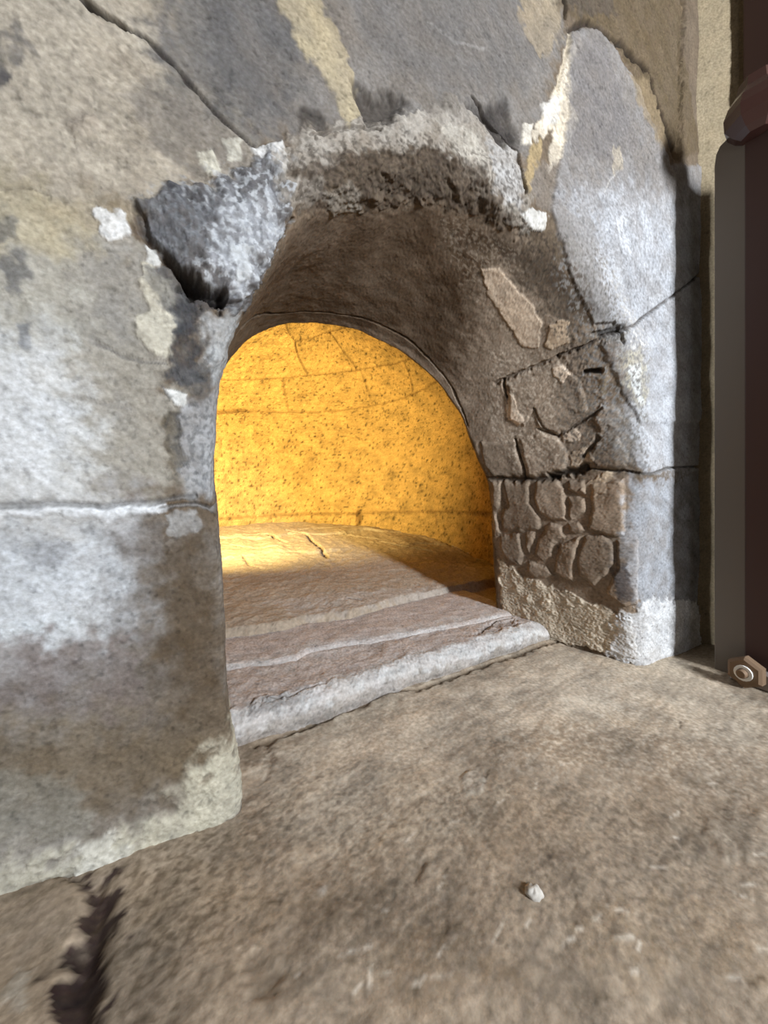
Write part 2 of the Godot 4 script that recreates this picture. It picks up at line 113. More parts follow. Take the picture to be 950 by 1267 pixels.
	[[-0.1104, 0.9094, -0.0343, 0.9259, 0.0055, 0.5636, -0.11, 0.5997], 70, 72, 74, 0.4, 0.04, 0.03, 0.0, -1.0, 2.0],
	[[0.8934, 1.9015, 1.4374, 1.7923, 1.4375, 1.1109, 1.0746, 1.0733, 0.8594, 1.4022], 100, 96, 94, 0.35, 0.05, 0.03, 0.0, -1.0, 2.0],
	[[-0.3202, 1.304, -0.1159, 1.4216, 0.0572, 1.2286, -0.1395, 1.0587, -0.3204, 1.0461], 120, 112, 102, 0.3, 0.08, 0.03, 0.0, -1.0, 2.0],
	[[0.8277, 0.2868, 1.2381, 0.6121, 1.2576, 0.3283, 1.2486, 0.0302, 0.8312, -0.0103], 160, 142, 123, 1.0, 0.012, 0.006, 0.0, 1.2, 0.3],
	[[0.8316, 0.1049, 0.9293, 0.1234, 1.0327, 0.1392, 1.1253, 0.15, 1.2396, 0.1433, 1.2623, 0.0268, 1.0367, -0.0154, 0.8568, -0.0113], 222, 208, 186, 1.0, 0.008, 0.012, 0.005, 3.2, 0.25],
	[[1.2273, 0.6069, 1.6347, 0.6443, 1.6347, 0.1158, 1.2578, 0.1685, 1.2057, 0.34], 176, 180, 186, 0.9, 0.03, 0.025, 0.0, -1.0, 0.4],
	[[1.1732, 0.2974, 1.2104, 0.342, 1.2458, 0.2207, 1.2035, 0.2003], 72, 72, 78, 0.8, 0.012, 0.015, 0.0, -1.0, 0.3],
	[[1.1571, 0.388, 1.2187, 0.4091, 1.2428, 0.3524, 1.1836, 0.3032], 120, 112, 104, 0.6, 0.02, 0.02, 0.0, -1.0, 0.3],
	[[1.1895, 0.1382, 1.2936, 0.2216, 1.6347, 0.1611, 1.635, -0.0426, 1.185, -0.0083], 228, 229, 230, 1.0, 0.012, 0.015, 0.004, 2.0, 0.3],
	[[-0.4746, 0.5492, -0.1822, 0.5282, -0.1619, 0.3746, -0.256, 0.3091, -0.4742, 0.3524], 216, 221, 226, 0.9, 0.16, 0.03, 0.0, -1.0, 0.12],  # whitewash with the bright end of the light fade painted in
	[[-0.1303, 0.5075, -0.0366, 0.5405, 0.0449, 0.1379, -0.0053, 0.1375, -0.1042, 0.1719, -0.1486, 0.3321], 88, 72, 52, 0.92, 0.13, 0.026, 0.0, -1.0, 0.15],  # brown stain, also carrying the painted fade into shade
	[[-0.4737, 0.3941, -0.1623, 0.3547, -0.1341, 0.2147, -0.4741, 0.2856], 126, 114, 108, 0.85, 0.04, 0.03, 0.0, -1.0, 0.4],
	[[-0.4751, 0.3064, 0.0156, 0.1649, 0.0368, 0.0653, -0.2055, 0.073, -0.4732, 0.1774], 116, 101, 80, 0.9, 0.12, 0.03, 0.0, -1.0, 0.15],  # brown dirt plus the shaded foot of the wall, painted in
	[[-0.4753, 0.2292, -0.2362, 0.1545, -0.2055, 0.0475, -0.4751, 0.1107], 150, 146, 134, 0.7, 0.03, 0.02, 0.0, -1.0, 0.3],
	[[-0.1842, 0.5282, -0.1163, 0.5317, -0.1099, 0.4765, -0.1623, 0.4778], 120, 115, 112, 0.6, 0.012, 0.012, 0.0, -1.0, 0.5],
	[[-0.3023, 0.5045, -0.2462, 0.5194, -0.2361, 0.4867, -0.2938, 0.474], 150, 152, 156, 0.6, 0.015, 0.015, 0.0, -1.0, 0.3],
	[[-0.3204, 0.3942, -0.2364, 0.3966, -0.231, 0.3834, -0.3205, 0.3791], 212, 218, 222, 0.8, 0.008, 0.01, 0.002, -1.0, 0.3],
	[[0.0234, 0.1483, 0.0322, 0.005, -0.0385, -0.0204, -0.1711, -0.048, -0.228, -0.029, -0.4745, 0.0587, -0.475, 0.0851, -0.2261, 0.0229, -0.11, 0.0444, -0.0385, 0.124], 214, 209, 188, 0.95, 0.06, 0.03, 0.005, 1.4, 0.3],
	[[-0.2341, 0.0465, -0.1841, 0.0454, -0.1567, -0.0124, -0.1842, -0.0459, -0.2261, -0.0276], 228, 226, 214, 0.9, 0.015, 0.015, 0.004, -1.0, 0.3],
]
# cracks, joints: line, half width, albedo, opacity, relief
const WALL_LINES := [
	[[-0.2659, 1.3868, -0.2258, 1.3597, -0.195, 1.3447, -0.1737, 1.344, -0.1401, 1.344, -0.0981, 1.3181, -0.0541, 1.2827, -0.0006, 1.2478, 0.0306, 1.2338], 0.0042, 58, 52, 48, 0.85, -0.006],
	[[-0.2207, 1.3587, -0.1955, 1.3484, -0.1732, 1.3453], 0.007, 56, 50, 46, 0.85, -0.012],
	[[-0.1513, 1.0517, -0.1339, 1.006, -0.1016, 0.9808, -0.082, 0.9507, -0.0607, 0.9293, 0.0084, 0.9235], 0.007, 72, 62, 53, 0.6, -0.01],
	[[-0.0819, 0.9577, -0.0669, 0.9368, -0.0248, 0.9333], 0.016, 44, 40, 38, 0.9, -0.035],
	[[-0.1103, 0.9819, -0.0821, 0.9527], 0.008, 72, 62, 53, 0.7, -0.016],
	[[-1.1, 0.57, -0.6, 0.565, -0.3199, 0.5575, -0.2656, 0.5631, -0.2054, 0.5563, -0.1569, 0.56, -0.1135, 0.5615], 0.009, 230, 233, 236, 0.95, 0.004],
	[[-1.1, 0.582, -0.6, 0.577, -0.3202, 0.5698, -0.2657, 0.5717, -0.2053, 0.5654, -0.1163, 0.5725, -0.067, 0.5816], 0.005, 120, 120, 120, 0.6, -0.005],
	[[-0.116, 0.5589, -0.0669, 0.5662, 0.0047, 0.5399], 0.005, 150, 150, 150, 0.6, -0.007],
	[[0.907, 1.9133, 0.9715, 1.9739, 1.0769, 1.9863, 1.1801, 1.9805, 1.2911, 1.9828, 1.348, 1.8944, 1.4477, 1.7618], 0.009, 56, 48, 42, 0.9, -0.012],
	[[1.1381, 1.9927, 1.2115, 1.9855, 1.2911, 1.9828], 0.014, 50, 43, 38, 0.9, -0.016],
	[[0.8938, 1.948, 0.8591, 2.0662], 0.006, 72, 62, 53, 0.7, -0.015],
	[[0.9102, 1.9151, 0.8834, 1.8037, 0.8527, 1.7153], 0.005, 196, 182, 158, 0.7, -0.006],
	[[0.9932, 0.9011, 1.0992, 1.0361, 1.2456, 1.1421, 1.4121, 1.2445, 1.6351, 1.3918], 0.005, 72, 62, 53, 0.8, -0.01],
	[[1.0814, 1.0361, 1.1627, 1.0916], 0.01, 60, 57, 55, 0.7, -0.01],
	[[0.8314, 0.6326, 0.8902, 0.7412, 0.9932, 0.9011], 0.005, 72, 62, 53, 0.5, -0.008],
	[[0.8546, 0.6743, 0.8712, 0.6228], 0.006, 72, 62, 53, 0.8, -0.012],
	[[0.9167, 0.5043, 0.9323, 0.4607, 0.9478, 0.3946], 0.005, 72, 62, 53, 0.85, -0.012],
	[[0.8289, 0.2829, 0.9212, 0.3679, 1.0495, 0.4809], 0.006, 72, 62, 53, 0.85, -0.01],
	[[1.0251, 0.4669, 1.0843, 0.5243, 1.1332, 0.5773], 0.01, 48, 42, 36, 0.9, -0.018],
	[[1.1332, 0.5695, 1.2193, 0.6174, 1.412, 0.6591, 1.6347, 0.6699], 0.004, 84, 78, 70, 0.8, -0.01],
	[[1.0864, 0.8993, 1.1246, 0.9258], 0.008, 44, 38, 33, 0.9, -0.02],
	[[0.1772, 0.6906, 0.4086, 0.48, 0.4675, 0.5043, 0.5304, 0.5357, 0.6082, 0.5355, 0.6591, 0.5047, 0.7229, 0.4484, 0.762, 0.3761], 0.004, 72, 62, 53, 0.6, -0.01],
	[[0.1197, 1.0998, 0.0854, 1.0319, 0.0545, 0.9614, 0.0668, 0.8514], 0.007, 72, 62, 53, 0.6, -0.012],
	[[-0.2056, 0.8235, -0.1736, 0.8091, -0.1452, 0.8037, -0.1101, 0.8053], 0.003, 120, 116, 112, 0.6, -0.003],
	[[-0.2361, 0.7379, -0.2001, 0.729, -0.162, 0.7264], 0.003, 150, 146, 140, 0.5, -0.002],
	[[-0.3201, 1.0318, -0.2843, 1.0445, -0.2653, 1.0417], 0.003, 120, 112, 100, 0.5, -0.003],
	[[0.9812, 0.6009, 1.0463, 0.6146, 1.1326, 0.7486, 1.1625, 0.7973], 0.004, 72, 62, 53, 0.6, -0.008],
	[[0.9601, 0.666, 0.9981, 0.6197, 1.0463, 0.6146], 0.004, 72, 62, 53, 0.6, -0.007],
	[[1.1575, 0.6929, 1.1212, 0.6001], 0.005, 72, 62, 53, 0.7, -0.01],
	[[0.4224, 1.6744, 0.4926, 1.6659, 0.5922, 1.6968], 0.004, 150, 146, 142, 0.5, 0.0],
	[[1.0577, 1.4928, 1.0855, 1.5398, 1.1385, 1.5918], 0.002, 200, 196, 190, 0.6, 0.0],
	[[1.2532, 2.4976, 1.515, 2.3467, 1.5001, 2.0492, 1.4684, 1.7758], 0.024, 92, 78, 58, 0.7, -0.014],  # corner groove, the shade in its recess painted brown
	[[0.5536, 1.5613, 0.7037, 1.4902, 0.7298, 1.3684], 0.005, 72, 62, 53, 0.5, -0.012],
	[[0.143, 1.2973, 0.2214, 1.3465, 0.2961, 1.374], 0.004, 120, 112, 104, 0.4, -0.008],
]
# stones and pieces of plaster: name, outline, how far they stand proud
const WALL_PIECES := [
	["plaster_piece", [0.8318, 0.2799, 0.869, 0.3158, 0.8658, 0.246, 0.8358, 0.212], 0.013],
	["plaster_piece", [0.8357, 0.2082, 0.8478, 0.2205, 0.8544, 0.1752, 0.828, 0.1473], 0.013],
	["plaster_piece", [0.8716, 0.316, 0.9643, 0.4045, 0.9636, 0.3383, 0.9935, 0.3173, 0.9815, 0.2791, 0.9189, 0.2267, 0.8584, 0.186, 0.8641, 0.2291, 0.8888, 0.2801], 0.013],
	["plaster_piece", [0.9825, 0.42, 1.047, 0.4715, 1.0721, 0.463, 1.0666, 0.3651, 1.0224, 0.3363, 0.9866, 0.3324, 0.9747, 0.3676], 0.013],
	["plaster_piece", [1.08, 0.4958, 1.1243, 0.5272, 1.1278, 0.4866, 1.1007, 0.4671, 1.0785, 0.4629], 0.013],
	["plaster_piece", [1.0766, 0.4452, 1.1202, 0.4719, 1.1183, 0.4275, 1.078, 0.3754, 1.0678, 0.3879], 0.013],
	["plaster_piece", [1.14, 0.5256, 1.2186, 0.5926, 1.2143, 0.4127, 1.1824, 0.3913, 1.1204, 0.3794, 1.1322, 0.4593], 0.013],
	["plaster_piece", [0.8538, 0.171, 0.9189, 0.2267, 0.9291, 0.1756, 0.9159, 0.1405, 0.8744, 0.1221, 0.8497, 0.1386], 0.013],
	["plaster_piece", [0.9426, 0.2464, 0.9712, 0.2696, 0.9721, 0.2479, 0.9481, 0.188, 0.9341, 0.2019], 0.013],
	["plaster_piece", [0.9941, 0.2881, 1.0177, 0.3281, 1.0524, 0.343, 1.0596, 0.312, 1.0278, 0.2698, 1.0209, 0.2304, 0.9882, 0.1985, 0.9608, 0.1962, 0.9742, 0.2447], 0.013],
	["plaster_piece", [1.0708, 0.3632, 1.0976, 0.3841, 1.1181, 0.3726, 1.0915, 0.3405, 1.0719, 0.3371], 0.013],
	["plaster_piece", [1.0448, 0.2856, 1.0911, 0.3329, 1.1043, 0.3467, 1.0853, 0.259, 1.0768, 0.1883, 1.0196, 0.1828, 1.0258, 0.2335], 0.013],
	["plaster_piece", [1.1109, 0.351, 1.157, 0.3854, 1.1857, 0.3705, 1.1881, 0.3212, 1.1626, 0.2535, 1.1366, 0.2092, 1.0876, 0.2176, 1.0881, 0.2726], 0.013],
	["plaster_piece", [0.9419, 0.1733, 0.9974, 0.1905, 1.0247, 0.1736, 0.964, 0.1344, 0.94, 0.1402], 0.013],
	["plaster_piece", [1.1904, 0.3906, 1.2548, 0.4149, 1.2537, 0.2035, 1.2146, 0.1811, 1.1644, 0.2033, 1.1879, 0.2976], 0.013],
	["plaster_piece", [0.8056, 0.387, 0.9141, 0.5021, 0.9428, 0.3969, 0.8461, 0.3012, 0.816, 0.3157], 0.008],
	["plaster_piece", [0.929, 0.5209, 0.9901, 0.5945, 1.0466, 0.6085, 1.0774, 0.5812, 1.0705, 0.5093, 0.9532, 0.4059], 0.008],
	["plaster_piece", [0.8685, 0.6746, 0.9971, 0.8874, 1.0785, 0.8622, 1.1254, 0.7659, 1.0505, 0.6266, 0.9826, 0.6121, 0.9601, 0.666, 0.9431, 0.5776, 0.8915, 0.5566], 0.008],
	["plaster_piece", [1.1496, 0.6736, 1.2014, 0.72, 1.2359, 0.6819, 1.2312, 0.6306, 1.1566, 0.5873, 1.1302, 0.604], 0.008],
	["plaster_piece", [1.1539, 0.8079, 1.2013, 0.8161, 1.2183, 0.7825, 1.1612, 0.7064, 1.1399, 0.7438], 0.008],
	["broken_stone", [-0.1529, 1.0508, -0.1339, 1.006, -0.1016, 0.9808, -0.082, 0.9507, -0.0607, 0.9293, 0.0089, 0.9219, 0.0803, 0.8611, 0.1146, 1.101, 0.1035, 1.1827, 0.0723, 1.2499, 0.0392, 1.2339, -0.0385, 1.1335, -0.119, 1.0978], 0.0],
	["arch_stone", [0.0723, 1.2499, 0.1061, 1.2949, 0.2243, 1.3612, 0.3675, 1.4623, 0.5279, 1.5337, 0.7334, 1.4909, 0.7802, 1.2537, 0.8953, 1.1958, 0.7879, 1.1359, 0.514, 1.2048, 0.3621, 1.1054, 0.1255, 1.0984, 0.1035, 1.1827], 0.0],
	["stone_block", [-1.2, 0.572, -0.3205, 0.5635, -0.2656, 0.5666, -0.2055, 0.5603, -0.1164, 0.5656, 0.0047, 0.5399, 0.36, 0.3, 0.36, -0.3, -1.2, -0.3], 0.0],
	["stone_block", [-1.2, 2.5, -0.2657, 1.3929, -0.2258, 1.3597, -0.1737, 1.344, -0.0981, 1.3181, -0.0006, 1.2478, 0.0365, 1.2339, -0.0385, 1.1335, -0.119, 1.0978, -0.1529, 1.0508, -0.1339, 1.006, -0.1016, 0.9808, -0.082, 0.9507, -0.0607, 0.9293, 0.0089, 0.9219, 0.0803, 0.8611, 0.4, 0.62, 0.36, 0.3, 0.0047, 0.5399, -0.1164, 0.5656, -0.2055, 0.5603, -0.2656, 0.5666, -0.3205, 0.5635, -1.2, 0.572], 0.0],
	["top_stone", [-0.2657, 1.3929, -1.2, 2.9, 0.1, 2.9, 0.0797, 1.5948, 0.1224, 1.4612, 0.1826, 1.418, 0.2282, 1.3626, 0.1061, 1.2949, 0.0723, 1.2499, 0.0365, 1.2339, -0.0006, 1.2478, -0.0981, 1.3181, -0.1737, 1.344, -0.2258, 1.3597], 0.0],
	["top_stone", [0.1, 2.9, 0.9, 2.9, 0.8591, 2.0662, 0.8938, 1.948, 0.907, 1.9133, 0.8599, 1.7186, 0.7631, 1.4803, 0.7389, 1.4822, 0.5279, 1.5337, 0.3675, 1.4623, 0.2282, 1.3626, 0.1826, 1.418, 0.1224, 1.4612, 0.0797, 1.5948], 0.0],
	["broken_stone", [0.9, 2.9, 1.9, 2.9, 1.9, 1.75, 1.4473, 1.7562, 1.348, 1.8944, 1.2911, 1.9828, 1.1801, 1.9805, 1.0769, 1.9863, 0.9715, 1.9739, 0.907, 1.9133, 0.8938, 1.948], 0.0],
	["arch_stone", [0.907, 1.9133, 0.9715, 1.9739, 1.0769, 1.9863, 1.1801, 1.9805, 1.2911, 1.9828, 1.348, 1.8944, 1.4473, 1.7562, 1.9, 1.75, 1.9, 1.4, 1.5874, 1.3451, 1.2456, 1.1421, 1.0992, 1.0361, 0.9676, 1.0848, 0.7802, 1.2537, 0.7631, 1.4803, 0.8599, 1.7186], 0.0],
	["stone_block", [1.9, 1.4, 1.5874, 1.3451, 1.2456, 1.1421, 1.0992, 1.0361, 0.9932, 0.9011, 0.8314, 0.6326, 0.7848, 0.5506, 0.7752, 0.3602, 0.8289, 0.2829, 1.0495, 0.4809, 1.1332, 0.5719, 1.412, 0.6591, 1.9, 0.66], 0.0],
	["stone_block", [1.9, 0.66, 1.412, 0.6591, 1.1332, 0.5719, 1.0495, 0.4809, 0.8289, 0.2829, 0.8274, 0.285, 0.75, 0.1, 0.75, -0.3, 1.9, -0.3], 0.0],
]
const FLOOR_PATCHES := [
	[[-0.2921, 0.8006, -0.1179, 1.0283, 0.2166, 1.2256, 0.6451, 1.4405, 1.0048, 1.3584, 1.0388, 1.0281, 0.882, 0.8735, 0.45, 0.9594, 0.0083, 0.8009, -0.1972, 0.702], 216, 203, 183, 0.7, 0.06, 0.05, 0.0, -1.0, 0.3],
	[[0.1965, 1.1078, 0.6283, 1.3397, 0.822, 1.252, 0.6114, 1.0296, 0.2715, 0.8992], 222, 211, 193, 0.6, 0.08, 0.04, 0.0, -1.0, 0.3],
	[[-0.2174, 0.7197, 0.0792, 0.8469, 0.2753, 0.8004, 0.114, 0.64, -0.1241, 0.6262], 212, 200, 180, 0.5, 0.06, 0.05, 0.0, -1.0, 0.3],
	[[0.006, 0.514, 0.1369, 0.5236, 0.1606, 0.4677, 0.06, 0.442, -0.006, 0.466], 134, 115, 92, 0.6, 0.04, 0.03, 0.0, -1.0, 0.3],
	[[0.277, 0.544, 0.4905, 0.5545, 0.4849, 0.48, 0.3094, 0.4574, 0.2293, 0.4889], 160, 141, 116, 0.5, 0.04, 0.04, 0.0, -1.0, 0.3],
	[[-0.4067, 0.6002, -0.1926, 0.64, -0.1585, 0.5237, -0.2836, 0.496, -0.372, 0.532], 166, 147, 122, 0.5, 0.05, 0.04, 0.0, -1.0, 0.3],
	[[0.3297, 0.9589, 0.6114, 1.0296, 0.6839, 0.8992, 0.4543, 0.8229, 0.2912, 0.8472], 166, 148, 126, 0.4, 0.03, 0.04, 0.0, -1.0, 0.3],
	[[0.578, 0.702, 0.7275, 0.7195, 0.619, 0.6128, 0.5281, 0.6261], 178, 168, 152, 0.5, 0.02, 0.015, 0.003, -1.0, 0.3],
	[[-0.18, 0.496, -0.138, 0.4917, -0.1188, 0.4568, -0.1544, 0.4493], 108, 92, 74, 0.5, 0.012, 0.012, -0.004, -1.0, 0.3],
	[[0.1584, 0.8008, 0.1869, 0.8155, 0.2073, 0.7958, 0.1914, 0.7582, 0.156, 0.754], 206, 198, 184, 0.8, 0.004, 0.006, 0.003, -1.0, 0.3],
	[[0.297, 0.5093, 0.3313, 0.514, 0.3216, 0.5031, 0.294, 0.502], 206, 198, 184, 0.8, 0.004, 0.008, 0.002, -1.0, 0.3],
	[[-0.102, 0.586, -0.0868, 0.5879, -0.087, 0.5714, -0.096, 0.574], 212, 206, 196, 0.8, 0.003, 0.004, 0.002, -1.0, 0.3],
	[[0.0455, 0.6237, 0.066, 0.6266, 0.0575, 0.5879, 0.0458, 0.5939], 120, 104, 84, 0.7, 0.006, 0.006, -0.003, -1.0, 0.3],
	[[-0.6828, 0.5908, -0.522, 0.604, -0.4479, 0.5828, -0.405, 0.533, -0.402, 0.49, -0.348, 0.418, -0.4835, 0.418], 172, 154, 132, 0.9, 0.03, 0.006, 0.008, -1.0, 0.3],
	[[-0.4585, 0.5873, -0.414, 0.598, -0.3633, 0.5243, -0.3267, 0.46, -0.312, 0.412, -0.348, 0.412, -0.4046, 0.4888, -0.4117, 0.533], 60, 46, 43, 1.0, 0.006, 0.022, 0.0, 1.5, 0.1],
	[[-0.4486, 0.586, -0.4173, 0.5906, -0.3721, 0.5238, -0.3381, 0.46, -0.3196, 0.412, -0.342, 0.412, -0.396, 0.49, -0.405, 0.533], 60, 46, 43, 0.5, 0.035, 0.004, -0.014, 1.5, 0.1],
	[[-0.456, 0.472, -0.432, 0.478, -0.402, 0.448, -0.4238, 0.442], 206, 196, 180, 0.7, 0.006, 0.012, 0.002, -1.0, 0.3],
	[[-0.539, 0.544, -0.4443, 0.554, -0.3997, 0.5057, -0.492, 0.496], 168, 154, 138, 0.4, 0.03, 0.03, 0.0, -1.0, 0.3],
	[[-0.3372, 0.8991, -0.2573, 0.9152, -0.2329, 0.8607, -0.3, 0.8228], 110, 94, 76, 0.5, 0.012, 0.01, 0.0, -1.0, 0.3],
	[[1.0238, 1.3844, 1.032, 1.1516, 1.0388, 1.0281, 1.4544, 1.4399, 1.2166, 1.5164], 150, 138, 120, 0.4, 0.03, 0.02, 0.0, -1.0, 0.3],  # cast shadow of the gate post, painted onto the floor
	[[-0.3089, 0.847, 0.204, 1.1519, 0.8475, 1.2525, 0.89, 0.8993, 0.426, 0.43, -0.156, 0.43], 226, 214, 196, 0.45, 0.1, 0.05, 0.0, -1.0, 2.0],
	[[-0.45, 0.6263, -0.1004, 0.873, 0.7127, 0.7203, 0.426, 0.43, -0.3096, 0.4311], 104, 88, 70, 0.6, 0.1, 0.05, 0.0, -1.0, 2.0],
	[[-0.11, 0.9601, 0.4131, 1.2008, 0.4995, 1.0669, 0.142, 0.8006, -0.102, 0.6542], 214, 202, 184, 0.5, 0.1, 0.06, 0.0, -1.0, 0.8],
	[[0.475, 0.8004, 0.7085, 0.8005, 0.6642, 0.6862, 0.4435, 0.6547], 130, 112, 92, 0.45, 0.06, 0.05, 0.0, -1.0, 0.6],
	[[0.1274, 0.7198, 0.3551, 0.7582, 0.3341, 0.6545, 0.163, 0.6265], 142, 124, 102, 0.4, 0.08, 0.05, 0.0, -1.0, 0.6],
	[[-0.168, 0.5992, -0.0191, 0.6266, -0.006, 0.514, -0.12, 0.496], 138, 120, 98, 0.45, 0.08, 0.05, 0.0, -1.0, 0.6],
]
